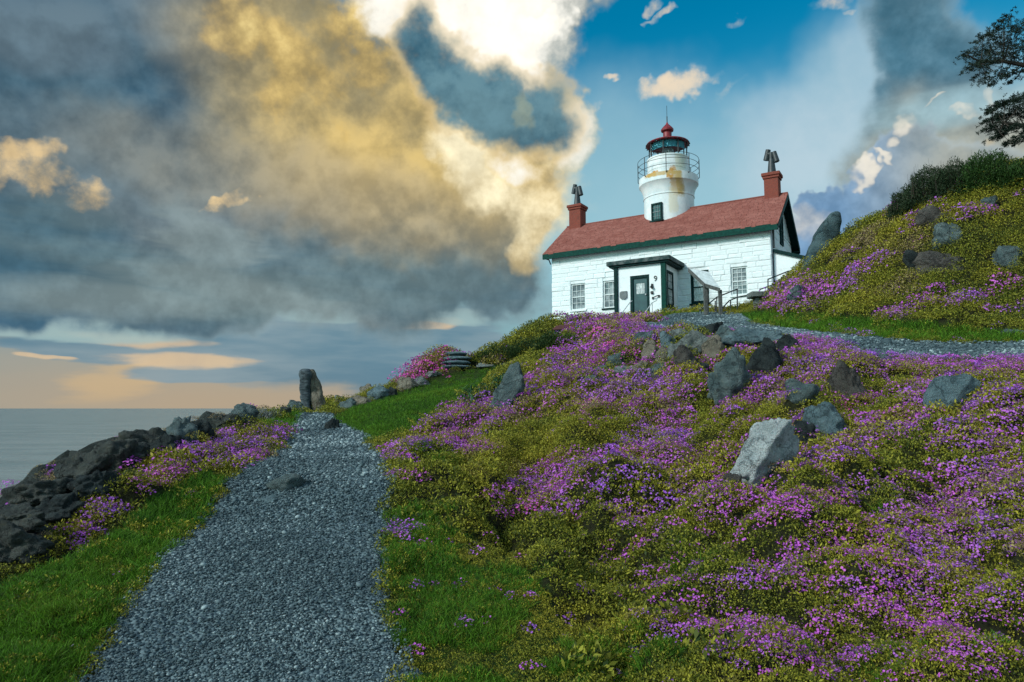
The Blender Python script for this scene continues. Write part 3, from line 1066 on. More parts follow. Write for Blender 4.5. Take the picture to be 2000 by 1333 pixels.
# roof: two slopes of shingle courses over a deck
ridge_a = (-HL - OE, OE)
rt = 0.10
e0z = ZE - SLOPE * OF
for side in (1, -1):
    def rp(a, s, up=0.0):                    # s: 0 at eaves, 1 at ridge
        b = -OF + s * (HW / 2 + OF)
        z = e0z + s * (ZR - e0z) + up
        return (a, b if side > 0 else HW - b, z)
    q = MB()
    q.hexa([rp(ridge_a[0], 0, -rt), rp(ridge_a[1], 0, -rt), rp(ridge_a[1], 1, -rt), rp(ridge_a[0], 1, -rt),
            rp(ridge_a[0], 0, 0), rp(ridge_a[1], 0, 0), rp(ridge_a[1], 1, 0), rp(ridge_a[0], 1, 0)])
    roof = q.build("roof", DKGREEN, house)
    V, Fc = [], []
    nr = 26
    for r_ in range(nr):
        s0, s1 = r_ / nr - 0.012, (r_ + 1) / nr + 0.018
        a = ridge_a[0] - 0.03 - rs.uniform(0, .2)
        while a < ridge_a[1] + 0.03:
            w = rs.uniform(0.18, 0.34)
            p0, p1 = max(a, ridge_a[0] - 0.03), min(a + w - 0.012, ridge_a[1] + 0.03)
            if p1 > p0:
                u0 = 0.048 + rs.uniform(-0.006, 0.012)
                so = rs.uniform(-0.006, 0.006)
                n0 = len(V)
                V += [rp(p0, s0 + so, 0.004), rp(p1, s0 + so, 0.004), rp(p1, s0 + so, u0), rp(p0, s0 + so, u0), rp(p0, min(s1, 1), 0.012), rp(p1, min(s1, 1), 0.012)]
                Fc += [(n0, n0 + 1, n0 + 2, n0 + 3), (n0 + 3, n0 + 2, n0 + 5, n0 + 4)]
            a += w
    sme = mesh_np("shingles", V, Fc)
    tn_ = sme.attributes.new("tone", 'FLOAT', 'POINT')
    tn_.data.foreach_set('value', np.repeat([rs.random() for _ in range(len(V) // 6)], 6).astype(np.float32))
    tag(link("shingles", sme, roof, (SHINGLE,)), kind="stuff")
    q = MB()                                 # eaves board
    q.box(ridge_a[0], ridge_a[1], -OF - 0.045 if side > 0 else HW + OF + 0.004, -OF - 0.004 if side > 0 else HW + OF + 0.045, e0z - 0.27, e0z + 0.012)
    q.build("eaves_board", GREEN, roof)
    q = MB()                                 # boxed soffit
    q.box(ridge_a[0] + 0.02, ridge_a[1] - 0.02, -OF if side > 0 else HW + 0.01, -0.01 if side > 0 else HW + OF, e0z - 0.2, e0z - 0.16)
    q.build("soffit", DKGREEN, roof)
    for a in ridge_a:                        # barge boards
        aa = (a + 0.004, a + 0.04) if a > 0 else (a - 0.04, a - 0.004)
        q = MB()
        P0, P1 = rp(0, 0), rp(0, 1)
        q.hexa([(aa[0], P0[1], P0[2] - 0.24), (aa[1], P0[1], P0[2] - 0.24), (aa[1], P1[1], P1[2] - 0.26), (aa[0], P1[1], P1[2] - 0.26),
                (aa[0], P0[1], P0[2] + 0.02), (aa[1], P0[1], P0[2] + 0.02), (aa[1], P1[1], P1[2] + 0.02), (aa[0], P1[1], P1[2] + 0.02)])
        q.build("barge_board", DKGREEN, roof)
    if side > 0:
        ROOF_FRONT = roof
q = MB()
q.tube([(ridge_a[0] - 0.02, HW / 2, ZR + 0.02), (ridge_a[1] + 0.02, HW / 2, ZR + 0.02)], 0.06, 6)
q.build("ridge_cap", SHINGLE, house)

# chimneys with twin-hooded cowls
for (pxc, half, lab) in ((1128, 0.36, None), (1509, 0.33, None)):
    b = HW / 2
    ac = fa(pxc, b, 10.5)
    Yc = wpos(ac, b)[1]
    zt = at(1000, 403 if pxc < 1300 else 341, Yc).z
    zc = at(1000, 360 if pxc < 1300 else 292, Yc).z
    q = MB()
    q.box(ac - half, ac + half, b - half, b + half, ZR - 0.6, zt - 0.28, 0.02)
    ch = q.build("chimney", BRICK, house)
    q = MB()
    q.box(ac - half - 0.05, ac + half + 0.05, b - half - 0.05, b + half + 0.05, zt - 0.28, zt - 0.16, 0.015)
    q.box(ac - half - 0.10, ac + half + 0.10, b - half - 0.10, b + half + 0.10, zt - 0.16, zt, 0.02)
    q.build("cap", BRICK, ch)
    h = zc - zt
    q = MB()
    q.tube([(ac, b, zt), (ac, b, zt + h * 0.6)], 0.21, 12, 0.13)
    q.tube([(ac, b, zt + h * 0.58), (ac, b, zt + h * 0.86)], 0.12, 12, 0.12)
    q.build("flue", LEAD, ch, True)
    for sgn in (-1, 1):
        q = MB()
        a1 = ac + sgn * 0.20
        zz = zt + h * (0.80 if sgn < 0 else 0.66)
        q.tube([(a1 - sgn * 0.07, b - 0.02 * sgn, zz + h * 0.2), (a1 + sgn * 0.055, b - 0.04 * sgn, zz - h * 0.2)], 0.12, 12, 0.135)
        q.build("hood", LEAD, ch, True)
    q = MB()
    q.tube([(ac - 0.2, b, zt + h * 0.84), (ac + 0.2, b, zt + h * 0.74)], 0.10, 10)
    q.build("cross_pipe", LEAD, ch, True)

# tower
TB = HW / 2 + 0.35
TA = fa(1306, TB, 11.5)
TX, TY = wpos(TA, TB)
tz = lambda py, r=0.0: at(1000, py, TY - r).z
px2m = TY / F * 1.02
m = Mat("tower_paint", 0.6, 0.3)
tn = m.noise(1.6, 6, 0.65)
tcol = m.mix(m.rng(tn, 0.35, 0.7), (0.76, 0.79, 0.79), (0.58, 0.66, 0.68))
tcol = m.mix(m.rng(m.noise(3.0, 7, 0.72, (1, 1, 0.35)), 0.52, 0.72, 0, 0.5), tcol, (0.46, 0.50, 0.46))
sx = m.N.new('ShaderNodeSeparateXYZ')
m.L.new(m.tc.outputs['Object'], sx.inputs[0])


def stain(col_, a, z, ra, rz, c, amt):       # rust that has run down the plates
    da = m.math('DIVIDE', m.math('SUBTRACT', sx.outputs[0], a), ra)
    dz = m.math('DIVIDE', m.math('SUBTRACT', sx.outputs[2], z), rz)
    dd = m.math('ADD', m.math('POWER', m.math('ABSOLUTE', da), 4.0), m.math('POWER', m.math('ABSOLUTE', dz), 4.0))
    dd = m.math('ADD', dd, m.math('MULTIPLY', m.math('SUBTRACT', m.noise(4.5, 6, 0.75), 0.5), 4.2))
    return m.mix(m.rng(dd, 1.5, 0.1, 0, amt), col_, c)


RUST = (0.50, 0.24, 0.035)
k_ = px2m / math.cos(YAW)
tcol = stain(tcol, 0.78, tz(372) - 0.05, 0.26, 0.62, (0.50, 0.31, 0.10), 0.75)
tcol = stain(tcol, 0.55, tz(352), 0.17, 0.42, RUST, 0.95)
tcol = stain(tcol, -0.42, tz(351), 0.30, 0.24, RUST, 1.0)
tcol = stain(tcol, 0.10, tz(356), 0.95, 0.11, (0.50, 0.33, 0.10), 0.85)
tcol = stain(tcol, 0.95, tz(375), 0.16, 0.7, (0.52, 0.36, 0.13), 0.8)
tcol = stain(tcol, 0.62, tz(405), 0.22, 0.7, (0.66, 0.58, 0.40), 0.6)
tcol = stain(tcol, 0.85, tz(330), 0.2, 0.5, (0.62, 0.60, 0.42), 0.6)
m.color(tcol)
m.bump(m.noise(12, 5, 0.7), 0.2, 0.02)
TOWERP = m.m
m = Mat("dark_red_paint", 0.5, 0.4)
m.color(m.mix(m.rng(m.noise(7, 6, 0.7), 0.4, 0.65), (0.26, 0.022, 0.030), (0.09, 0.020, 0.022)))
REDP = m.m
rr = lambda d: d / 2 * px2m
r_shaft, r_flare, r_deck, r_par, r_lan, r_eave = rr(96), rr(99), rr(114), rr(80), rr(74), rr(83)
q = MB()
c0 = (0, 0, 0)
z_b = ZR - 1.6
q.lathe([(r_shaft, z_b), (r_shaft, tz(391)), (r_shaft + .03, tz(391)), (r_shaft + .03, tz(389)), (r_shaft, tz(389)),
         (r_flare, tz(380)), (r_flare + .06, tz(374)), (r_deck - .05, tz(368)), (r_deck, tz(366)), (r_deck, tz(352)), (r_deck - 0.05, tz(352) + .01), (r_par, tz(352) + .012),
         (r_par, tz(338)), (r_par + .015, tz(338)), (r_par + .015, tz(336)), (r_par, tz(336)), (r_par, tz(316)), (r_par + .03, tz(316)), (r_par + .03, tz(313.5)), (r_lan, tz(313.5) + .004), (r_lan - .08, tz(313.5) + .006)], 64)
tower = q.build("tower", TOWERP, house, True)
tower.location = (TA, TB, 0)
tower["label"] = "round white tower with rust streaks and a glazed lantern"
# tower window, facing the lens
ang_w = -math.pi / 2 - 0.16
wz0, wz1 = fz(430, TA, TB - r_shaft), fz(396, TA, TB - r_shaft)
cw, sw = math.cos(ang_w), math.sin(ang_w)
wf = empty("window", (cw * (r_shaft + 0.025), sw * (r_shaft + 0.025), 0), ang_w + math.pi / 2)
wf.parent = tower
ww = 0.30
LEAD2 = plain("grey_bar_paint", (0.16, 0.20, 0.21), 0.6, 0.2, 9)


def tsub(name, mat, *boxes):
    q = MB()
    for bx in boxes:
        q.box(*bx)
    o = q.build(name, mat, wf)
    return o


tsub("frame", DKGREEN, (-ww, -ww + .075, -.06, .1, wz0, wz1), (ww - .075, ww, -.06, .1, wz0, wz1), (-ww + .075, ww - .075, -.06, .1, wz1 - .09, wz1), (-ww + .075, ww - .075, -.06, .1, wz0, wz0 + .06), (-ww - .07, ww + .07, -.14, .1, wz0 - .07, wz0 - .002))
zm = (wz0 + wz1) / 2
tsub("glazing_bars", LEAD2, (-.011 - .075, .011 - .075, -.03, .0, wz0 + .06, wz1 - .09), (-.011 + .075, .011 + .075, -.03, .0, wz0 + .06, wz1 - .09), (-ww + .075, ww - .075, -.034, .0, zm - .02, zm + .02), (-ww + .075, ww - .075, -.03, -.001, zm - .24, zm - .22), (-ww + .075, ww - .075, -.03, -.001, zm + .2, zm + .22))
tsub("pane", DGLASS, (-ww + .075, ww - .075, -.004, .004, wz0 + .06, wz1 - .09))
# gallery rail
r_rail = rr(118)
zd = tz(352)
for k in range(8):
    th = k * math.pi / 4 + 0.26
    q = MB()
    x_, y_ = r_rail * math.cos(th), r_rail * math.sin(th)
    q.tube([((r_deck - .02) * math.cos(th), (r_deck - .02) * math.sin(th), zd - .1), (x_, y_, zd - .02), (x_, y_, tz(318))], 0.022, 6)
    q.build("rail_post", DARKMETAL, tower)
for hgt in (0.36, 0.68, 1.0):
    q = MB()
    q.ring(r_rail, 0.013, zd + (tz(318) - zd) * hgt, 40, 5)
    q.build("rail_ring", DARKMETAL, tower)
# lantern: eight panes between bars, dark blinds at the head
zl0, zl1 = tz(313.5), tz(284)
for k in range(8):
    t0, t1 = k * math.pi / 4 + 0.1, (k + 1) * math.pi / 4 + 0.1
    q = MB()
    q.tube([(r_lan * math.cos(t0), r_lan * math.sin(t0), zl0), (r_lan * math.cos(t0), r_lan * math.sin(t0), zl1)], 0.035, 6)
    q.build("lantern_bar", DARKMETAL, tower)
    q = MB()
    p0, p1 = Vector((math.cos(t0), math.sin(t0), 0)) * (r_lan - .01), Vector((math.cos(t1), math.sin(t1), 0)) * (r_lan - .01)
    nrm = ((p0 + p1) / 2).normalized() * 0.012
    dz0, dz1 = Vector((0, 0, zl0)), Vector((0, 0, zl1))
    q.hexa([p0 - nrm + dz0, p1 - nrm + dz0, p1 + dz0, p0 + dz0, p0 - nrm + dz1, p1 - nrm + dz1, p1 + dz1, p0 + dz1])
    q.build("lantern_pane", None, tower)
m = Mat("lantern_glass", 0.02, 0.5)
m.b.inputs['Transmission Weight'].default_value = 1.0
m.b.inputs['IOR'].default_value = 1.02
m.color((0.96, 1.0, 1.0))
for o in tower.children:
    if o.name.startswith("lantern_pane"):
        o.data.materials.clear()
        o.data.materials.append(m.m)
m = Mat("teal_blind", 0.7, 0.3)
m.color((0.05, 0.22, 0.27))
q = MB()
nb = 32
for k in range(nb):                          # half-drawn blind round the landward side
    t0, t1 = math.pi + k * math.pi / nb * 1.0, math.pi + (k + 1) * math.pi / nb
    ra = r_lan - 0.09
    zq = zl0 + (zl1 - zl0) * 0.5
    q.bm.faces.new([q.bm.verts.new(p) for p in ((ra * math.cos(t0), ra * math.sin(t0), zq), (ra * math.cos(t1), ra * math.sin(t1), zq), (ra * math.cos(t1), ra * math.sin(t1), zl1), (ra * math.cos(t0), ra * math.sin(t0), zl1))])
q.build("blind", m.m, tower)
q = MB()
q.lathe([(0.10, zl0 - .3), (0.10, zl0), (0.26, zl0 + .05), (0.34, zl0 + .3), (0.30, zl0 + .58), (0.16, zl0 + .68)], 16)
m = Mat("lens_glass", 0.1, 0.8)
m.color((0.45, 0.55, 0.55))
q.build("lamp_lens", m.m, tower, True)
q = MB()
q.lathe([(r_lan + .02, zl1 - .02), (r_eave, zl1 - .03), (r_eave + .03, zl1), (r_eave, zl1 + .05), (r_eave * .72, tz(278)), (r_eave * .36, tz(273.5)), (rr(17), tz(271))], 48)
q.build("lantern_roof", REDP, tower, True)
q = MB()
for k in range(24):                          # pale beading under the roof edge
    th = k * math.pi / 12
    q.tube([((r_eave + .02) * math.cos(th), (r_eave + .02) * math.sin(th), zl1 - .07), ((r_eave + .02) * math.cos(th), (r_eave + .02) * math.sin(th), zl1 - .01)], 0.03, 5)
q.build("roof_edge_scallops", DARKMETAL, tower)
q = MB()
q.lathe([(rr(16), tz(271.5)), (rr(17), tz(262)), (rr(15), tz(259)), (rr(24), tz(257)), (rr(25), tz(254)), (rr(19), tz(250)), (rr(12), tz(246.5)), (rr(5), tz(243)), (rr(3), tz(240))], 24)
q.build("ventilator", REDP, tower, True)
q = MB()
q.tube([(0, 0, tz(241)), (0, 0, tz(228))], 0.03, 6)
q.tube([(0, 0, tz(228)), (0, 0, tz(207))], 0.012, 5)
q.build("lightning_rod", DARKMETAL, tower)

# porch -------------------------------------------------------------
pz1 = fz(519, (Pa0 + Pa1) / 2, PB)
da0, da1 = fa(1231, PB), fa(1268.5, PB)
dz1 = fz(538, (da0 + da1) / 2, PB)
swb0, swb1 = PB + 0.42, PB + 1.30            # window in the porch's right side
swz0, swz1 = fz(599, Pa1, PB + .8), fz(530, Pa1, PB + .8)
q = MB()
wall_grid(q, Pa0, Pa1, Z0, pz1, PB, [(da0, da1, Z0, dz1)], 0.14)
v = [q.bm.verts.new(p) for p in ((Pa0, PB, Z0), (Pa0, -.02, Z0), (Pa0, -.02, pz1), (Pa0, PB, pz1))]
q.bm.faces.new(v)
for (b0, b1, z0, z1) in ((PB, swb0, Z0, pz1), (swb1, -.02, Z0, pz1), (swb0, swb1, Z0, swz0), (swb0, swb1, swz1, pz1)):
    q.bm.faces.new([q.bm.verts.new(p) for p in ((Pa1, b0, z0), (Pa1, b1, z0), (Pa1, b1, z1), (Pa1, b0, z1))])
porch = q.build("porch", WHITE, house)
sash("side_window", swb0, swb1, swz0, swz1, Pa1 - 0.03, DKGREEN, CURTAIN, porch, 3, 4, 0.12, sill_m=DKGREEN, axis_side=True, d=0.05)
for a in (Pa0, Pa1):
    q = MB()
    wd = 0.085 if a == Pa0 else 0.11
    q.box(a - wd, a + wd, PB - 0.10, PB + 0.08, Z0, pz1, 0.008)
    q.build("porch_post", DKGREEN if a == Pa0 else GREEN, porch)
q = MB()
q.box(Pa0 - 0.30, Pa1 + 0.26, PB - 0.16, 0.0 - 0.06, pz1 + 0.003, pz1 + 0.09, 0.01)
pr = q.build("porch_roof", DKGREEN, porch)
q = MB()
q.box(Pa0 - 0.40, Pa1 + 0.36, PB - 0.24, -0.05, pz1 + 0.093, pz1 + 0.29, 0.012)
m = Mat("weathered_fascia", 0.75, 0.25)
m.color(m.mix(m.rng(m.noise(3.5, 6, 0.7), 0.42, 0.62), (0.012, 0.040, 0.040), (0.10, 0.12, 0.12)))
q.build("roof_fascia", m.m, porch)
# door
q = MB()
dt = 0.13
q.box(da0, da0 + dt, PB + .01, PB + .13, Z0, dz1)
q.box(da1 - dt, da1, PB + .01, PB + .13, Z0, dz1)
q.box(da0 + dt, da1 - dt, PB + .01, PB + .13, dz1 - dt, dz1)
door = q.build("door", DKGREEN, house)
lz0, lz1 = fz(572, da1, PB), fz(551, da1, PB)
m = Mat("teal_door_paint", 0.45, 0.4)
m.color(m.mix(m.rng(m.noise(3, 5, 0.6), 0.35, 0.65), (0.006, 0.050, 0.060), (0.012, 0.075, 0.080)))
q = MB()
ia0, ia1 = da0 + dt, da1 - dt
for bx in ((ia0, ia0 + .13, Z0, dz1 - dt), (ia1 - .13, ia1, Z0, dz1 - dt), (ia0 + .13, ia1 - .13, Z0, lz0), (ia0 + .13, ia1 - .13, lz1, dz1 - dt)):
    q.box(bx[0], bx[1], PB + .07, PB + .115, bx[2], bx[3])
q.build("door_leaf", m.m, door)
q = MB()
q.box(ia0 + .13, ia1 - .13, PB + .09, PB + .1, lz0, lz1)
q.build("door_pane", CURTAIN, door)
q = MB()
for k in (1, 2):
    x = ia0 + .13 + (ia1 - ia0 - .26) * k / 3
    q.box(x - .01, x + .01, PB + .075, PB + .09, lz0, lz1)
q.box(ia0 + .13, ia1 - .13, PB + .074, PB + .089, (lz0 + lz1) / 2 - .01, (lz0 + lz1) / 2 + .01)
q.build("glazing_bars", TRIMW, door)
q = MB()
kz = fz(574.5, da1, PB)
q.lathe([(.012, 0), (.035, .02), (.035, .05), (.015, .06)], 12)
hd = q.build("door_handle", GALV, door, True)
hd.rotation_euler = (R(90), 0, 0)
hd.location = (ia1 - .07, PB + .07, kz)


def fixture(name, mat, px, py, build, b=PB - 0.012):
    a = fa(px, b)
    q = MB()
    build(q)
    o = q.build(name, mat, house)
    o.location = (a, b, fz(py, a, b))
    return o


def hexplate(q):
    pts = [(-.18, .12), (-.12, .18), (.17, .18), (.17, -.12), (.05, -.2), (-.13, -.17), (-.18, -.1)]
    bot = [q.bm.verts.new((x, 0, z)) for x, z in pts]
    top = [q.bm.verts.new((x, -.05, z)) for x, z in pts]
    q.bm.faces.new(bot[::-1])
    q.bm.faces.new(top)
    for k in range(len(pts)):
        q.bm.faces.new((bot[k], bot[(k + 1) % len(pts)], top[(k + 1) % len(pts)], top[k]))


fixture("plaque", plain("grey_plaque", (0.13, 0.16, 0.165), 0.6, 0.2, 9), 1218, 577, hexplate)
fixture("wall_lamp", DARKMETAL, 1274, 559, lambda q: (q.box(-.05, .05, -.02, 0, -.12, .1), q.tube([(0, -.02, .05), (0, -.12, .08), (0, -.12, .0)], .015, 6), q.lathe([(.02, .02), (.07, -.06), (.05, -.1)], 10, (0, -.12, 0))))
fixture("electric_bell", DARKMETAL, 1273.5, 572, lambda q: (q.box(-.06, .06, -.03, 0, -.07, .07, .01), q.tube([(0, -.03, 0), (0, -.08, 0)], .06, 12)))
fixture("hose_bracket", DARKMETAL, 1280, 581, lambda q: (q.box(-.16, -.1, -.04, 0, -.08, .02), q.tube([(-.13, -.04, -.02), (-.02, -.1, 0.0), (.1, -.06, .06), (.2, -.02, .05)], .022, 6), q.box(.12, .2, -.03, 0, -.02, .09)))
cu = bpy.data.curves.new("house_number", 'FONT')
cu.body = "9"
cu.size = 0.36
cu.extrude = 0.012
cu.align_x = 'CENTER'
cu.align_y = 'CENTER'
tmp = bpy.data.objects.new("tmp", cu)
col.objects.link(tmp)
bpy.context.view_layer.update()
nme = bpy.data.meshes.new_from_object(tmp.evaluated_get(bpy.context.evaluated_depsgraph_get()))
bpy.data.objects.remove(tmp)
nme.name = "house_number"
nn = link("house_number", nme, house, (DARKMETAL,))
na = fa(1280.5, PB - .02)
nn.location = (na, PB - .016, fz(545, na, PB))
nn.rotation_euler = (R(90), 0, 0)

# lean-to on the right
q = MB()
l0, l1, lb0, lb1 = 0.06, 2.6, 0.25, 3.6
lt = fz(488, 0, lb0)
lf = lambda a: lt - 0.36 * a
q.hexa([(l0, lb0, Z0), (l1, lb0, Z0), (l1, lb1, Z0), (l0, lb1, Z0), (l0, lb0, lf(l0) - .12), (l1, lb0, lf(l1) - .12), (l1, lb1, lf(l1) - .12), (l0, lb1, lf(l0) - .12)])
lean = q.build("lean_to", WHITE, house)
q = MB()
q.hexa([(l0, lb0 - .12, lf(l0) - .115), (l1 + .1, lb0 - .12, lf(l1 + .1) - .115), (l1 + .1, lb1, lf(l1 + .1) - .115), (l0, lb1, lf(l0) - .115),
        (l0, lb0 - .12, lf(l0) + .03), (l1 + .1, lb0 - .12, lf(l1 + .1) + .03), (l1 + .1, lb1, lf(l1 + .1) + .03), (l0, lb1, lf(l0) + .03)])
q.build("lean_to_roof", DKGREEN, lean)
q = MB()
q.tube([(0.09, 0.18, ZE - .2), (0.09, 0.18, lt + .05)], .045, 8)
q.tube([(0.09, 0.18, ZE - .2), (0.12, -.2, e0z - .22)], .045, 8)
q.build("drainpipe", LEAD, house)
q = MB()
q.tube([(-HL - .05, -.05, ZE - .75), (-HL - .12, -.12, ZE - .5), (-HL - .3, -OF - .02, e0z - .2)], .035, 6)
q.build("drainpipe", LEAD, house)

# ------------------------------------------------------------------ rocks
def ico(sub):
    b = bmesh.new()
    bmesh.ops.create_icosphere(b, subdivisions=sub, radius=1.0)
    v = np.array([tuple(x.co) for x in b.verts])
    f = np.array([[x.index for x in fc.verts] for fc in b.faces])
    b.free()
    return v / np.linalg.norm(v, axis=1)[:, None], f


ICO = {s: ico(s) for s in (1, 2, 3, 4, 5)}


def rock_shape(seed, sub=3, cuts=9, rough=0.10, sharp=9.0, lo=0.62):
    r = np.random.default_rng(seed)
    d, f = ICO[sub]
    n = r.normal(size=(cuts, 3))
    n /= np.linalg.norm(n, axis=1)[:, None]
    h = r.uniform(lo, 0.95, cuts)
    dots = np.clip(d @ n.T, 0.02, None) / h[None]
    rad = 1.0 / ((dots ** sharp).sum(1) + 1.0) ** (1 / sharp)
    off = Vector(r.uniform(-50, 50, 3))
    nz_ = np.array([mnoise.fractal(Vector(p) * 1.7 + off, 0.8, 2.1, 3) for p in d])
    rg = np.array([mnoise.ridged_multi_fractal(Vector((p[0], p[1], p[2] * 1.6)) * 1.9 - off, 0.9, 2.2, 5, 1.0, 2.0) for p in d])
    rad = rad * (1 + rough * 1.3 * nz_ - rough * 0.42 * (rg - 1.0))
    v = d * rad[:, None]
    v /= np.abs(v).max(0)[None]
    return v, f


def rock_mat(name, c0, c1, spots, amount=0.5, scale=3.0):
    if name not in ('white_rock', 'dark_rock', 'pale_grey_rock'):
        c0, c1 = tuple(x * 1.3 for x in c0), tuple(x * 1.4 for x in c1)
    m = Mat(name, 0.9, 0.2)
    a = m.noise(scale, 7, 0.68, dist=0.4)
    b = m.noise(scale * 4, 6, 0.72)
    c = m.mix(m.rng(a, 0.32, 0.68), c0, c1)
    c = m.mix(m.rng(b, 0.52, 0.70, 0, amount), c, spots)
    c = m.mix(m.rng(m.noise(scale * 1.6, 8, 0.75, (1, 1, 2.2)), 0.40, 0.30, 0, 0.75), c, tuple(x * 0.3 for x in c0))
    ve = m.N.new('ShaderNodeTexVoronoi')
    ve.feature = 'DISTANCE_TO_EDGE'
    ve.inputs['Scale'].default_value = scale * 0.55
    wv = m.N.new('ShaderNodeVectorMath')
    wv.operation = 'MULTIPLY_ADD'
    m.L.new(m.noise(scale * 1.5, 5, 0.7, out='Color'), wv.inputs[0])
    wv.inputs[1].default_value = (0.5, 0.5, 0.5)
    m.L.new(m.tc.outputs['Object'], wv.inputs[2])
    m.L.new(wv.outputs[0], ve.inputs['Vector'])
    crack = m.rng(ve.outputs['Distance'], 0.0, 0.03)
    c = m.mix(m.rng(crack, 0, 1, 0.45, 0), c, tuple(x * 0.4 for x in c0))
    c = m.mix(m.rng(m.noise(scale * 7, 6, 0.8), 0.60, 0.72, 0, 0.6), c, tuple(min(1, x * 1.7) for x in c1))
    m.color(c)
    m.bump(m.math('ADD', m.math('MULTIPLY', crack, 0.5), m.math('ADD', b, m.noise(scale * 12, 5, 0.75))), 1.0, 0.09)
    return m.m


RM = {
    'teal': rock_mat("blue_grey_rock", (0.055, 0.085, 0.090), (0.13, 0.17, 0.17), (0.19, 0.21, 0.17)),
    'dark': rock_mat("dark_rock", (0.018, 0.026, 0.028), (0.055, 0.070, 0.070), (0.085, 0.095, 0.075), 0.4),
    'sea': rock_mat("sea_ledge_rock", (0.026, 0.032, 0.031), (0.072, 0.078, 0.070), (0.13, 0.12, 0.075), 0.5, 2.2),
    'tan': rock_mat("tan_rock", (0.14, 0.125, 0.095), (0.23, 0.205, 0.16), (0.10, 0.10, 0.085)),
    'pale': rock_mat("pale_grey_rock", (0.16, 0.19, 0.185), (0.27, 0.30, 0.285), (0.12, 0.14, 0.12)),
    'white': rock_mat("white_rock", (0.46, 0.52, 0.53), (0.80, 0.85, 0.85), (0.10, 0.15, 0.16), 0.8, 4.0),
    'blue': rock_mat("flat_blue_rock", (0.085, 0.135, 0.155), (0.14, 0.20, 0.215), (0.07, 0.10, 0.11), 0.4),
    'brown': rock_mat("brown_rock", (0.050, 0.046, 0.042), (0.10, 0.092, 0.082), (0.12, 0.12, 0.09), 0.4),
}
RSPOTS = []


def grp_sea(g):
    return g == SG


def rock(name, px, py, w, h, mat, label, group, seed, cat="rock", sub=3, deep=0.8, cuts=11, rough=0.20, sharp=18.0, lean=0.0, sink=0.52, lo=0.45):
    P = hit(px, py)
    k = P.y / F
    sub = 5 if w > 85 else 4
    if grp_sea(group):
        cuts, rough = 16, 0.26
    if group == HG:
        h, sink = h * 0.8, 0.8
    if mat != 'white' and py < 830:
        w, h = w * 1.22, h * 1.25
    v, f = rock_shape(seed, sub, cuts, rough, sharp, lo)
    W, H = w * k / 2, h * k / 2 * (1 + sink)
    v = v * np.array([W, W * deep, H])[None]
    v[:, 0] += v[:, 2] * lean
    o = link(name, mesh_np(name, v, f, True), None, (RM[mat],))
    o.location = (P.x, P.y + W * deep * 0.45, P.z + H - 2 * H * sink / (1 + sink))
    RSPOTS.append((P.x, P.y + W * deep * 0.45, W))
    return tag(o, label, cat, group)


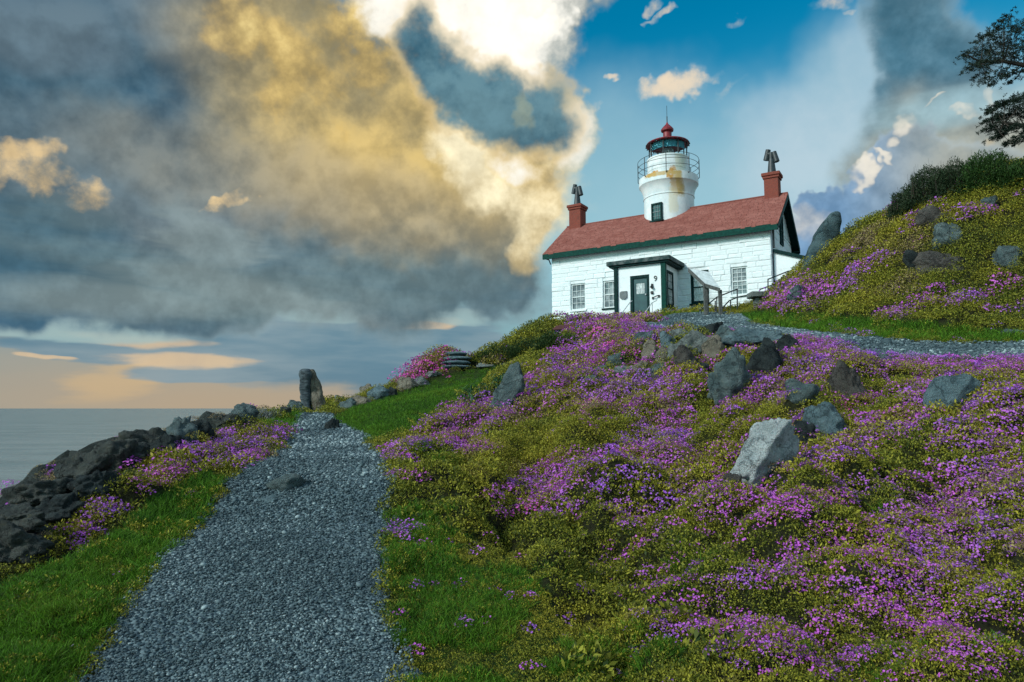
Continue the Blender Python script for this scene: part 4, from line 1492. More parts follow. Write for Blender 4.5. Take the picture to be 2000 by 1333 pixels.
SG, BG, HG, EG = "rocks along the seaward edge", "rocks set in the flowering bank", "rocks on the upper hillside", "stones around the end of the path"
ROCKS = [
    # seaward edge
    ("boulder", 15, 1095, 140, 80, 'sea', "large black boulder at the lower left edge below the flower strip", SG, {'sub': 4}),
    ("boulder", 15, 1040, 150, 66, 'sea', "dark ledge rock at the left edge behind the lowest black boulder", SG, {'sub': 4}),
    ("boulder", 95, 1025, 110, 54, 'dark', "dark low boulder beside the left strip of purple flowers", SG, {'sub': 4}),
    ("boulder", 75, 985, 150, 56, 'sea', "grey black rock with a small purple clump growing on its top", SG, {'sub': 4}),
    ("boulder", 180, 962, 120, 46, 'dark', "dark flat rock under the olive mat left of the flower strip", SG, {'sub': 4}),
    ("boulder", 150, 940, 110, 56, 'sea', "rounded end rock standing out against the sea on the left ridge", SG, {'sub': 4}),
    ("boulder", 215, 922, 140, 62, 'sea', "second rounded rock along the sea ridge, grey green and smooth", SG, {'sub': 4}),
    ("boulder", 280, 896, 140, 60, 'sea', "long grey rock midway along the sea ridge", SG, {'sub': 4}),
    ("boulder", 320, 893, 90, 46, 'dark', "small dark rock in front of the long grey ridge rock", SG, {}),
    ("boulder", 342, 866, 84, 52, 'teal', "pale topped rounded boulder highest on the left sea ridge", SG, {'sub': 4}),
    ("boulder", 386, 856, 66, 42, 'dark', "black square sided rock next to the pale topped ridge boulder", SG, {}),
    ("rock", 424, 834, 40, 24, 'sea', "small round grey rock between the black rock and the twiggy shrub", SG, {}),
    ("rock", 474, 822, 46, 30, 'teal', "pointed grey rock on the skyline beside the twiggy shrub", SG, {}),
    ("rock", 450, 830, 38, 22, 'sea', "low grey rock at the foot of the pointed skyline rock", SG, {}),
    # end of the path
    ("rock", 574, 806, 34, 22, 'teal', "squat grey green rock just left of the standing stones", EG, {}),
    ("rock", 552, 812, 26, 14, 'sea', "low rock left of the squat grey green one", EG, {}),
    ("rock", 596, 806, 26, 12, 'pale', "pale stone at the foot of the dark standing stone", EG, {}),
    ("rock", 630, 800, 26, 11, 'pale', "pale stone at the foot of the tan leaning stone", EG, {}),
    ("rock", 652, 798, 26, 14, 'tan', "tan stone right of the leaning stone", EG, {}),
    ("rock", 676, 800, 34, 18, 'teal', "grey stone where the lawn meets the end of the path", EG, {}),
    ("rock", 664, 790, 30, 16, 'pale', "pale stone behind the grey stone at the lawn corner", EG, {}),
    ("rock", 700, 792, 40, 20, 'tan', "broad tan stone on the lawn rim", EG, {}),
    ("rock", 714, 770, 28, 17, 'tan', "domed tan rock on the skyline above the lawn rim", EG, {}),
    ("rock", 740, 782, 42, 20, 'blue', "blue grey slab on the lawn rim", EG, {'lean': 0.3}),
    ("rock", 762, 776, 24, 16, 'dark', "dark stone right of the blue grey slab", EG, {}),
    ("rock", 790, 762, 44, 22, 'tan', "olive tan rock on the lawn rim below the flower mound", EG, {}),
    ("rock", 824, 754, 34, 15, 'pale', "pale flat stone below the flower mound", EG, {}),
    ("rock", 846, 738, 30, 11, 'pale', "small pale stone nearest the stepped stones", EG, {}),
    ("rock", 944, 720, 46, 9, 'pale', "long flat pale stone at the foot of the dark bush", EG, {'sub': 3}),
    ("rock", 1006, 713, 46, 8, 'pale', "flat pale stone at the right foot of the dark bush", EG, {'sub': 3}),
    ("rock", 646, 840, 34, 24, 'dark', "dark stone at the bend where the lawn meets the gravel", EG, {}),
    ("rock", 557, 958, 76, 32, 'teal', "flat grey rock bedded in the middle of the gravel path", "rocks bedded in the gravel path", {'sub': 4, 'sink': 0.5}),
    ("rock", 520, 985, 66, 14, 'blue', "worn pale slab barely showing through the gravel", "rocks bedded in the gravel path", {'sink': 1.0}),
    # bank
    ("boulder", 994, 800, 56, 74, 'teal', "dark grey rounded boulder left of the bushy flower mound", BG, {'sub': 4, 'lean': 0.35}),
    ("rock", 1208, 722, 56, 26, 'teal', "flat blue grey rock under the crest flowers", BG, {}),
    ("rock", 1176, 735, 40, 20, 'teal', "grey rock left of the flat blue grey one", BG, {}),
    ("rock", 1224, 742, 52, 20, 'pale', "pale streaked slab below the flat blue grey rock", BG, {}),
    ("rock", 1154, 750, 26, 14, 'blue', "small teal stone among purple flowers", BG, {}),
    ("rock", 1270, 706, 34, 34, 'tan', "tan rounded stone in the rubble wall", BG, {}),
    ("rock", 1300, 706, 32, 26, 'tan', "pinkish tan stone beside the rounded one in the rubble wall", BG, {}),
    ("rock", 1264, 678, 60, 26, 'teal', "broad grey stone at the top left of the rubble wall", BG, {}),
    ("rock", 1310, 688, 44, 34, 'blue', "pale teal stone at the top of the rubble wall", BG, {}),
    ("rock", 1352, 692, 70, 42, 'pale', "big pale lumpy stone in the centre of the rubble wall", BG, {}),
    ("rock", 1336, 668, 44, 18, 'pale', "small pale stone on top of the rubble wall", BG, {}),
    ("rock", 1392, 660, 54, 34, 'dark', "dark stone jutting up beside the upper gravel path", BG, {'lean': 0.3}),
    ("rock", 1390, 712, 46, 46, 'tan', "upright tan stone at the right end of the rubble wall", BG, {}),
    ("rock", 1345, 722, 50, 36, 'brown', "brown stone low in the rubble wall", BG, {}),
    ("rock", 1412, 700, 60, 50, 'teal', "grey green stone between the upright tan stone and the big boulder", BG, {}),
    ("rock", 1300, 730, 60, 24, 'teal', "flat grey stone at the foot of the rubble wall", BG, {}),
    ("boulder", 1440, 785, 92, 84, 'teal', "big blue grey boulder hanging under the path edge", BG, {'sub': 4}),
    ("rock", 1485, 676, 130, 30, 'blue', "long smooth slab at the edge of the upper path", BG, {'sub': 4, 'deep': 0.5}),
    ("boulder", 1508, 735, 80, 62, 'dark', "black shaded boulder under the long smooth slab", BG, {'sub': 4}),
    ("boulder", 1664, 786, 58, 66, 'brown', "brown boulder with flowers on both sides, above the blue one", BG, {'sub': 4}),
    ("boulder", 1628, 862, 96, 76, 'blue', "dark blue boulder in the hollow right of the white boulder", BG, {'sub': 4}),
    ("rock", 1572, 790, 56, 40, 'teal', "grey rock above the white boulder", BG, {}),
    ("rock", 1575, 880, 60, 50, 'dark', "black rock tucked against the right side of the white boulder", BG, {}),
    ("boulder", 1508, 926, 128, 106, 'white', "white lichened boulder with a pointed top in the flowers", BG, {'sub': 4, 'cuts': 8, 'sharp': 24, 'rough': 0.16, 'lean': 0.40, 'sink': 0.45, 'lo': 0.42}),
    ("boulder", 1884, 798, 100, 66, 'blue', "smooth flat faced blue grey boulder at right among the flowers", BG, {'sub': 4, 'cuts': 6, 'sharp': 24, 'rough': 0.07, 'lean': 0.3, 'lo': 0.45}),
    ("rock", 1732, 708, 34, 14, 'teal', "small grey stone on the bank crest at the upper path", BG, {}),
    ("rock", 1722, 742, 46, 26, 'dark', "dark stone half under the crest flowers", BG, {}),
    ("rock", 1432, 952, 44, 26, 'brown', "low brown stone left below the white boulder", BG, {}),
    ("rock", 1322, 700, 30, 24, 'pale', "small pale wedge between the pinkish stone and the big lumpy one", BG, {}),
    ("rock", 1248, 694, 34, 22, 'brown', "brown stone at the left end of the rubble wall", BG, {}),
    ("rock", 1375, 684, 36, 26, 'tan', "buff stone behind the upright tan stone", BG, {}),
    ("rock", 1368, 735, 44, 30, 'dark', "dark stone at the lower right of the rubble wall", BG, {}),
    ("rock", 1255, 728, 34, 18, 'tan', "little buff stone under the tan rounded one", BG, {}),
    ("rock", 1432, 668, 50, 22, 'pale', "pale broken stone between the jutting dark stone and the long slab", BG, {}),
    ("rock", 1545, 690, 50, 30, 'dark', "dark stone at the right end of the long smooth slab", BG, {}),
    ("rock", 1290, 752, 40, 22, 'brown', "brown stone half grown over below the rubble wall", BG, {}),
    # upper hill
    ("boulder", 1858, 528, 104, 42, 'brown', "broad dark brown boulder midway up the hill", HG, {'sub': 4}),
    ("rock", 1805, 522, 60, 34, 'dark', "dark rock left of the broad brown boulder", HG, {}),
    ("rock", 1862, 478, 60, 46, 'teal', "grey rock above the broad brown boulder", HG, {}),
    ("rock", 1838, 440, 60, 40, 'brown', "grey brown rock below the hilltop scrub", HG, {}),
    ("rock", 1938, 420, 44, 36, 'teal', "blue grey rock high on the hill near the right edge", HG, {}),
    ("rock", 1976, 520, 56, 40, 'teal', "grey rock at the right edge midway up the hill", HG, {}),
    ("rock", 1674, 464, 34, 22, 'dark', "dark rock on the skyline right of the leaning slab", HG, {}),
    ("rock", 1560, 586, 38, 30, 'teal', "round grey rock by the pale stone bench at the foot of the hill", HG, {}),
    ("rock", 1672, 508, 40, 16, 'brown', "low brown stone in the mat under the skyline rock", HG, {}),
    ("rock", 1980, 655, 50, 14, 'teal', "low grey stone at the right edge beside the upper path", HG, {}),
]
for i, (nm, px, py, w, h, mt, lab, grp, kw) in enumerate(ROCKS):
    rock(nm, px, py, w, h, mt, lab, grp, 100 + i, cat=nm, **kw)


def loft(name, rows, depth, thick, mat, parent=None, n=20, seed=0, rough=0.05, squash=2.6):
    """a standing stone: outline rows (photo row, left, right) at one distance, given its own thickness"""
    V = []
    k = len(rows)
    rows_ = densify(np.array([[a, b, c, 0] for a, b, c in rows], float), k * 4)[:, :3]
    off = Vector((seed * 3.1, seed * 1.7, seed))
    ctr = at((rows[-1][1] + rows[-1][2]) / 2, rows[-1][0], depth)
    for py, l, r_ in rows_:
        L_, R_ = at(l, py, depth), at(r_, py, depth)
        c = (L_ + R_) / 2
        hw = max((R_ - L_).length / 2, 0.01)
        for q in range(n):
            t = q * 2 * math.pi / n
            cx, cy = math.cos(t), math.sin(t)
            e = (abs(cx) ** squash + abs(cy) ** squash) ** (-1 / squash)
            p = Vector((c.x + cx * e * hw, c.y + cy * e * min(hw, thick), c.z)) - ctr
            V.append(p + Vector((cx, cy, 0)) * rough * hw * mnoise.fractal(p * 2.3 + off, 0.9, 2.1, 5) * 2)
    K = len(rows_)
    Fc = [(i * n + q, (i + 1) * n + q, (i + 1) * n + (q + 1) % n, i * n + (q + 1) % n) for i in range(K - 1) for q in range(n)]
    Fc = [(a, d, c, b) for a, b, c, d in Fc]
    V.append(sum(V[:n], Vector()) / n + Vector((0, 0, 0.01)))
    F3 = [(q, (q + 1) % n, len(V) - 1, len(V) - 1) for q in range(n)]
    me = bpy.data.meshes.new(name)
    me.from_pydata([tuple(v) for v in V], [], [f for f in Fc] + [f[:3] for f in F3])
    me.update()
    me.polygons.foreach_set('use_smooth', np.ones(len(me.polygons), dtype=bool))
    o = link(name, me, parent, (mat,))
    o.location = ctr
    return o


d_slab = hit(1600, 512).y
o = loft("standing_stone", [(414, 1629, 1637), (418, 1621, 1641), (427, 1613, 1642), (440, 1602, 1640), (452, 1595, 1638), (481, 1583, 1635), (503, 1573, 1629), (530, 1564, 1622), (570, 1552, 1612)],
         d_slab + 0.25, 0.34, rock_mat("leaning_slab_rock", (0.032, 0.060, 0.068), (0.075, 0.115, 0.122), (0.10, 0.12, 0.11), 0.5, 2.0), seed=3, rough=0.06)
tag(o, "tall leaning grey slab of rock beside the lighthouse at the foot of the hill", "standing stone")
d_post = hit(610, 806).y
m = Mat("banded_dark_stone", 0.85, 0.3)
bz = m.noise(4.5, 6, 0.7, (1, 1, 2.8))
c = m.mix(m.rng(bz, 0.35, 0.62), (0.020, 0.030, 0.036), (0.085, 0.11, 0.125))
c = m.mix(m.rng(m.noise(6, 6, 0.7), 0.62, 0.72, 0, 0.8), c, (0.30, 0.32, 0.32))
m.color(c)
m.bump(bz, 0.8, 0.08)
o = loft("standing_stone", [(721, 592, 604), (725, 588, 608), (732, 586, 609), (745, 586, 607), (760, 587, 606), (775, 589, 607), (790, 590, 608), (812, 587, 611)], d_post, 0.2, m.m, seed=5, rough=0.24, squash=5.0)
tag(o, "dark blue grey upright stone at the end of the gravel path", "standing stone", "pair of standing stones")
o = loft("standing_stone", [(722, 606, 613), (728, 605, 616), (738, 605, 620), (750, 606, 625), (765, 607, 629), (780, 608, 633), (795, 610, 637), (812, 610, 642)], d_post + 0.12, 0.22, RM['tan'], seed=8, rough=0.20, squash=4.0)
tag(o, "tan leaning stone propped against the dark upright one", "standing stone", "pair of standing stones")

# stepped stones by the far flower mound
P = hit(888, 722)
k = P.y / F
st = tag(empty("stone_steps", P), "low stack of flat grey slabs between the flower mound and the dark bush", "stone steps")
for j, (w, h, x) in enumerate(((64, 10, 0), (60, 9, 2), (56, 9, 3), (46, 9, 0))):
    v, f = rock_shape(400 + j, 3, 12, 0.04, 16.0, 0.8)
    o = link("slab", mesh_np("slab", v * np.array([w * k / 2, 0.55, h * k * 0.56])[None], f, True), st, (RM['blue'],))
    o.location = (x * k, 0.3 + 0.12 * j, (4 + 9 * j) * k)

# ------------------------------------------------------------------ small built things
def abox(q, c, sx, sy, sz, bev=0.0):
    return q.box(c[0] - sx / 2, c[0] + sx / 2, c[1] - sy / 2, c[1] + sy / 2, c[2], c[2] + sz, bev)


WOOD = plain("weathered_timber", (0.085, 0.090, 0.085), 0.85, 0.4, 14, 0.4)
dk = 26.6
T0, T1, T2, T3 = at(1378, 557, dk), at(1407, 566, dk - 0.25), at(1385, 534, dk + 0.65), at(1346, 527, dk + 0.95)
B0 = at(1380, 606, dk)
kb = empty("information_board", B0)
tag(kb, "sloping topped wooden information stand on two posts in front of the lighthouse", "information stand")
sh = lambda p: p - B0
up = Vector((0, 0, 0.05))
q = MB()
q.hexa([sh(T0), sh(T1), sh(T2), sh(T3), sh(T0) + up, sh(T1) + up, sh(T2) + up, sh(T3) + up])
q.build("board_top", plain("pale_board", (0.55, 0.60, 0.60), 0.6, 0.2, 6), kb)
q = MB()
dn = Vector((0, 0, -0.10))
for A_, B_ in ((T3, T0), (T0, T1)):
    dv = (B_ - A_).normalized()
    n_ = Vector((dv.y, -dv.x, 0)).normalized() * 0.05
    a_, b_ = sh(A_) + n_ * 0.1, sh(B_) + n_ * 0.1
    q.hexa([a_ + dn, b_ + dn, b_ + dn + n_, a_ + dn + n_, a_ + up, b_ + up, b_ + up + n_, a_ + up + n_])
q.build("board_edge", WOOD, kb)
for tp, bp, wd in ((T0, (1381, 606), 0.13), (T1, (1405, 606), 0.13)):
    bt = sh(at(*bp, tp.y))
    tt = sh(tp)
    q = MB()
    q.box(tt.x - wd / 2 + .01, tt.x + wd / 2 + .01, tt.y - wd / 2 + .09, tt.y + wd / 2 + .09, bt.z - 0.4, tt.z - 0.002, 0.01)
    q.build("post", WOOD, kb)
q = MB()
q.tube([sh(T2) + Vector((-.1, 0, -.02)), sh(T2) + Vector((-.1, -.02, -1.6))], 0.05, 8)
q.build("post", WOOD, kb)


def rail_thing(label, paths, posts, depth_of, mat, r, group, name="handrail"):
    all_p = [p for pp in paths for p in pp]
    base = at(all_p[0][0], max(p[1] for p in all_p), depth_of(all_p[0][0]))
    e = tag(empty(name, base), label, "handrail", group)
    for pp in paths:
        q = MB()
        q.tube([at(x, y, depth_of(x)) - base for x, y in pp], r, 7)
        q.build("rail", mat, e, True)
    for x, y0, y1 in posts:
        q = MB()
        q.tube([at(x, y0, depth_of(x)) - base, at(x, y1, depth_of(x)) - base], r * 0.95, 7)
        q.build("post", mat, e, True)
    return e


HG_ = "handrails of the lighthouse steps"
rail_thing("black pipe handrail running from behind the information stand towards the stone bench",
           [[(1366, 608), (1400, 581), (1440, 565)], [(1409, 604), (1424, 588), (1440, 581), (1470, 575)]],
           [(1440, 564, 608), (1400, 580, 608), (1427, 586, 608), (1397, 588, 608)], lambda x: 26.9 - (x - 1366) * 0.006, DARKMETAL, 0.026, HG_)
rail_thing("black pipe handrail by the lean-to, above the stone bench", [[(1500, 546), (1540, 530)], [(1484, 566), (1500, 560), (1540, 546), (1550, 543)]],
           [(1500, 545, 566), (1540, 529, 552)], lambda x: 26.4, DARKMETAL, 0.024, HG_)
rail_thing("thin pale handrail left of the teal front door", [[(1208, 624), (1216, 610), (1231, 590), (1235, 588)]], [(1217, 608, 630), (1231, 590, 632)], lambda x: 29.9, GALV, 0.02, HG_)
rail_thing("thin pale handrail in front of the right side of the teal door", [[(1255, 620), (1263, 607), (1273, 592), (1283, 587)]], [(1262, 607, 626), (1274, 592, 626)], lambda x: 29.3, GALV, 0.02, HG_)

b0 = hit(1490, 600)
b0 = at(1490, 594, 25.6)
sb = tag(empty("stone_bench", b0), "pale stone slab seat on a short pier beside the handrails", "stone bench")
q = MB()
kk = 25.6 / F
q.box(-24 * kk, 26 * kk, -0.18, 0.45, 13 * kk, 24 * kk, 0.03)
q.build("seat", RM['pale'], sb)
q = MB()
q.box(-14 * kk, 14 * kk, -0.05, 0.32, -30 * kk, 13 * kk - .003, 0.03)
q.build("pier", RM['pale'], sb)

# low box with a red lid behind the bush
p0 = at(1112, 655, 26.5)
sx_ = tag(empty("storage_box", p0, -0.4), "low dark box with a dark red lid behind the bush at the cottage corner", "storage box")
q = MB()
q.box(-0.52, 0.5, -0.3, 0.3, -0.3, 0.2, 0.01)
q.build("body", GREEN, sx_)
q = MB()
q.hexa([(-.6, -.36, .2), (.34, -.36, .2), (.34, .36, .2), (-.6, .36, .2), (-.44, -.3, .36), (.30, -.3, .37), (.30, .3, .37), (-.44, .3, .36)])
q.build("lid", plain("dull_red_lid", (0.06, 0.012, 0.014), 0.7, 0.3, 8), sx_)
q = MB()
q.hexa([(.345, -.34, .2), (.62, -.34, .18), (.62, .34, .18), (.345, .34, .2), (.345, -.3, .37), (.60, -.3, .29), (.60, .3, .29), (.345, .3, .37)])
q.build("lid_end", DKGREEN, sx_)
p0 = hit(1176, 632)
q = MB()
q.tube([Vector((-.16, 0, -.15)), Vector((-.12, 0, .05)), Vector((0, 0, .11)), Vector((.10, .02, .07)), Vector((.14, .02, -.1))], 0.022, 7)
o = q.build("bent_pipe", DARKMETAL, None, True)
o.location = p0
tag(o, "small bent black pipe sticking out of the flowers left of the porch", "pipe")

# ------------------------------------------------------------------ plants
def leaf_mat(name, cols, rough=0.7, var=0.35, trans=0.0, inst=True):
    m = Mat(name, rough, 0.25)
    t = m.attr("tint", inst=True) if inst else m.attr("tint")
    c = cols[0]
    for i in range(1, len(cols)):
        c = m.mix(m.rng(t, (i - 0.85) / (len(cols) - 1), (i - 0.15) / (len(cols) - 1)), c, cols[i])
    r_ = m.attr("leaf")
    c = m.mix(m.rng(r_, 0, 1), m.mix(var, c, (0, 0, 0)), m.mix(var * 0.8, c, tuple(min(1, x * 2.4) for x in cols[len(cols) // 2])))
    m.color(c)
    if trans:
        tr = m.N.new('ShaderNodeBsdfTranslucent')
        m.L.new(c, tr.inputs[0])
        mx = m.N.new('ShaderNodeMixShader')
        mx.inputs[0].default_value = trans
        m.L.new(m.b.outputs[0], mx.inputs[1])
        m.L.new(tr.outputs[0], mx.inputs[2])
        m.L.new(mx.outputs[0], m.N['Material Output'].inputs[0])
    return m.m


def quads(centres, dirs, side, length, width, leaf, fold=0.0, bend=None):
    """n leaf quads: base centre, pointing along dirs, width along side"""
    n = len(centres)
    l, w = np.broadcast_to(length, n)[:, None], np.broadcast_to(width, n)[:, None]
    tip = centres + dirs * l
    mid = centres + dirs * l * 0.5 + (bend if bend is not None else 0)
    V = np.stack([centres, mid + side * w / 2, tip, mid - side * w / 2], 1).reshape(-1, 3)
    Fq = np.arange(n * 4).reshape(n, 4)
    return V, Fq, np.repeat(leaf, 4)


def leaf_mesh(name, V, Fq, leaf, mats, mi=None):
    me = mesh_np(name, V, Fq)
    a = me.attributes.new("leaf", 'FLOAT', 'POINT')
    a.data.foreach_set('value', np.asarray(leaf, np.float32))
    for m in mats:
        me.materials.append(m)
    if mi is not None:
        me.polygons.foreach_set('material_index', np.asarray(mi, np.int32))
    return me


def unit(v):
    return v / np.maximum(np.linalg.norm(v, axis=1)[:, None], 1e-6)


def rand_dirs(r, n, up=0.6, spread=1.0):
    d = r.normal(size=(n, 3)) * spread
    d[:, 2] = np.abs(d[:, 2]) * 0.6 + up
    return unit(d)


def sides(r, d):
    return unit(np.cross(d, r.normal(size=d.shape)))


MATC = leaf_mat("mat_leaves", [(0.034, 0.074, 0.014), (0.088, 0.124, 0.014), (0.165, 0.170, 0.018), (0.27, 0.24, 0.022), (0.20, 0.155, 0.070), (0.27, 0.16, 0.19)], var=0.5, trans=0.15)
GRASSM = leaf_mat("grass_blades", [(0.028, 0.100, 0.008), (0.075, 0.175, 0.010), (0.17, 0.215, 0.016)], var=0.6, trans=0.3)
PETAL = leaf_mat("pink_petals", [(0.40, 0.14, 0.72), (0.52, 0.16, 0.70), (0.58, 0.11, 0.64), (0.66, 0.14, 0.64), (0.76, 0.08, 0.46)], 0.6, 0.25, trans=0.25)
STONEM = leaf_mat("gravel_stones", [(0.026, 0.046, 0.054), (0.060, 0.092, 0.104), (0.115, 0.160, 0.175), (0.30, 0.37, 0.38)], 0.8, 0.1)


def clump(seed, n=150, rad=0.14, hgt=0.105, ll=0.030, lw=0.014):
    r = np.random.default_rng(seed)
    a, q = r.uniform(0, 2 * math.pi, n), np.sqrt(r.random(n)) * rad
    z = hgt * (1 - (q / rad) ** 2) * r.uniform(0.35, 1.05, n)
    c = np.stack([q * np.cos(a), q * np.sin(a), z], 1)
    d = rand_dirs(r, n, 0.5)
    return leaf_mesh("mat_clump", *quads(c, d, sides(r, d), r.uniform(0.6, 1.2, n) * ll, r.uniform(0.7, 1.2, n) * lw, r.random(n)), [MATC])


def flowers(seed, n=15, rad=0.13, hgt=0.095, size=0.0145):
    r = np.random.default_rng(seed)
    V, Fq, Lf = [], [], []
    k = 0
    for _ in range(n):
        a, q = r.uniform(0, 2 * math.pi), math.sqrt(r.random()) * rad
        c = np.array([q * math.cos(a), q * math.sin(a), hgt * (1 - (q / rad) ** 2 * 0.7) * r.uniform(0.8, 1.25)])
        nrm = Vector((r.normal() * 0.45, r.normal() * 0.45 - 0.25, 1)).normalized()
        u = nrm.orthogonal().normalized()
        w = nrm.cross(u)
        lf = r.random()
        s = size * r.uniform(0.75, 1.25)
        for p in range(5):
            t = p * 2 * math.pi / 5 + r.uniform(-.1, .1)
            dd = np.array(u * math.cos(t) + w * math.sin(t))
            e = np.array(u * -math.sin(t) + w * math.cos(t))
            up_ = np.array(nrm) * s * 0.25
            V += [c, c + dd * s * 0.65 + e * s * 0.42 + up_, c + dd * s + up_, c + dd * s * 0.65 - e * s * 0.42 + up_]
            Fq.append((k, k + 1, k + 2, k + 3))
            Lf += [lf] * 4
            k += 4
    return leaf_mesh("flower_cluster", np.array(V), np.array(Fq), Lf, [PETAL])


def tuft(seed, n=34, hgt=0.085, rad=0.06, w=0.0045):
    r = np.random.default_rng(seed)
    a, q = r.uniform(0, 2 * math.pi, n), np.sqrt(r.random(n)) * rad
    c = np.stack([q * np.cos(a), q * np.sin(a), np.full(n, -0.01)], 1)
    d = unit(np.stack([r.normal(size=n) * 0.38, r.normal(size=n) * 0.38, np.ones(n)], 1))
    h = hgt * r.uniform(0.5, 1.15, n)
    s = sides(r, d)
    lean = np.stack([r.normal(size=n), r.normal(size=n), np.zeros(n)], 1) * hgt * 0.28
    mid, tip = c + d * h[:, None] * 0.55, c + d * h[:, None] + lean
    V = np.stack([c - s * w / 2, c + s * w / 2, mid + s * w / 2, mid - s * w / 2, mid - s * w / 2, mid + s * w / 2, tip + s * w * 0.12, tip - s * w * 0.12], 1).reshape(-1, 3)
    Fq = np.arange(n * 8).reshape(-1, 4)
    return leaf_mesh("grass_tuft", V, Fq, np.repeat(r.random(n), 8), [GRASSM])


def pebble(seed):
    r = np.random.default_rng(seed)
    d, f = ICO[1]
    v = d * (1 + r.normal(size=len(d)) * 0.16)[:, None] * np.array([1, r.uniform(0.65, 0.95), r.uniform(0.5, 0.75)])[None]
    me = mesh_np("pebble", v, f, False)
    a = me.attributes.new("leaf", 'FLOAT', 'POINT')
    a.data.foreach_set('value', np.full(len(v), r.random(), np.float32))
    me.materials.append(STONEM)
    return me


def scatter(name, P, N, scale, tint, protos, label=None, cat=None, rot=None, flat=0.6):
    """instances of small plants or stones on a cloud of points"""
    n = len(P)
    pc = bpy.data.collections.new(name + "_kinds")
    for k, me in enumerate(protos):
        o = bpy.data.objects.new("%s_kind_%02d" % (name, k), me)
        pc.objects.link(o)
    me = bpy.data.meshes.new(name)
    me.vertices.add(n)
    me.vertices.foreach_set('co', np.asarray(P, np.float32).ravel())
    Nn = unit(N * np.array([flat, flat, 1.0])[None])
    rx = -np.arcsin(np.clip(Nn[:, 1], -1, 1))
    ry = np.arctan2(Nn[:, 0], Nn[:, 2])
    spin = rng.uniform(0, 2 * math.pi, n)
    eul = np.empty((n, 3))
    cx, sx, cy, sy, cz, sz = np.cos(rx), np.sin(rx), np.cos(ry), np.sin(ry), np.cos(spin), np.sin(spin)
    # rotation = Ry @ Rx @ Rz(spin), written back as XYZ euler
    m00 = cy * cz + sy * sx * sz
    m10 = cx * sz
    m20 = -sy * cz + cy * sx * sz
    m21 = sy * sz + cy * sx * cz
    m22 = cy * cx
    eul[:, 0], eul[:, 1], eul[:, 2] = np.arctan2(m21, m22), -np.arcsin(np.clip(m20, -1, 1)), np.arctan2(m10, m00)
    for nm, ty, dat, fld in (("rot", 'FLOAT_VECTOR', eul, 'vector'), ("scl", 'FLOAT', scale, 'value'), ("tint", 'FLOAT', tint, 'value'), ("kind", 'INT', rng.integers(0, len(protos), n), 'value')):
        a = me.attributes.new(nm, ty, 'POINT')
        a.data.foreach_set(fld, np.asarray(dat, np.int32 if ty == 'INT' else np.float32).ravel())
    o = link(name, me)
    ng = bpy.data.node_groups.new(name + "_nodes", 'GeometryNodeTree')
    ng.interface.new_socket("Geometry", in_out='INPUT', socket_type='NodeSocketGeometry')
    ng.interface.new_socket("Geometry", in_out='OUTPUT', socket_type='NodeSocketGeometry')
    gi, go = ng.nodes.new('NodeGroupInput'), ng.nodes.new('NodeGroupOutput')
    ip = ng.nodes.new('GeometryNodeInstanceOnPoints')
    ci = ng.nodes.new('GeometryNodeCollectionInfo')
    ci.inputs['Collection'].default_value = pc
    ci.inputs['Separate Children'].default_value = True
    ci.inputs['Reset Children'].default_value = True
    ip.inputs['Pick Instance'].default_value = True

    def named(nm, ty):
        x = ng.nodes.new('GeometryNodeInputNamedAttribute')
        x.data_type = ty
        x.inputs['Name'].default_value = nm
        return x.outputs['Attribute']

    e2r = ng.nodes.new('FunctionNodeEulerToRotation')
    L = ng.links
    L.new(gi.outputs[0], ip.inputs['Points'])
    L.new(ci.outputs[0], ip.inputs['Instance'])
    L.new(named("kind", 'INT'), ip.inputs['Instance Index'])
    L.new(named("rot", 'FLOAT_VECTOR'), e2r.inputs[0])
    L.new(e2r.outputs[0], ip.inputs['Rotation'])
    L.new(named("scl", 'FLOAT'), ip.inputs['Scale'])
    L.new(ip.outputs[0], go.inputs[0])
    md = o.modifiers.new("scatter", 'NODES')
    md.node_group = ng
    return tag(o, label, cat, kind="stuff")


def ground_points(step_of, d0, d1, spread=0.98, jitter=1.0):
    """points over the ground ahead, closer together near the lens"""
    out = []
    d = d0
    while d < d1:
        s = step_of(d)
        w = spread * d + 1.5
        x = np.arange(-w, w, s)
        x = x + rng.uniform(-.5, .5, len(x)) * s
        y = d + rng.uniform(-.5, .5, len(x)) * s
        out.append(np.stack([x, y, np.full(len(x), s)], 1))
        d += s
    return np.concatenate(out)


def with_normals(x, y):
    e = 0.06
    z = height(x, y)
    zx = (height(x + e, y) - z) / e
    zy = (height(x, y + e) - z) / e
    n = unit(np.stack([-zx, -zy, np.ones_like(zx)], 1))
    return z, n


def ellipses(items, px, py):
    best = np.zeros(len(px))
    for it in items:
        cx, cy, rx, ry, ang = it[:5]
        s = it[5] if len(it) > 5 else 1.0
        a = R(ang)
        dx, dy = px - cx, py - cy
        u = (dx * math.cos(a) - dy * math.sin(a)) / rx
        v = (dx * math.sin(a) + dy * math.cos(a)) / ry
        best = np.maximum(best, s * np.clip(1.5 - np.sqrt(u * u + v * v), 0, 1))
    return best


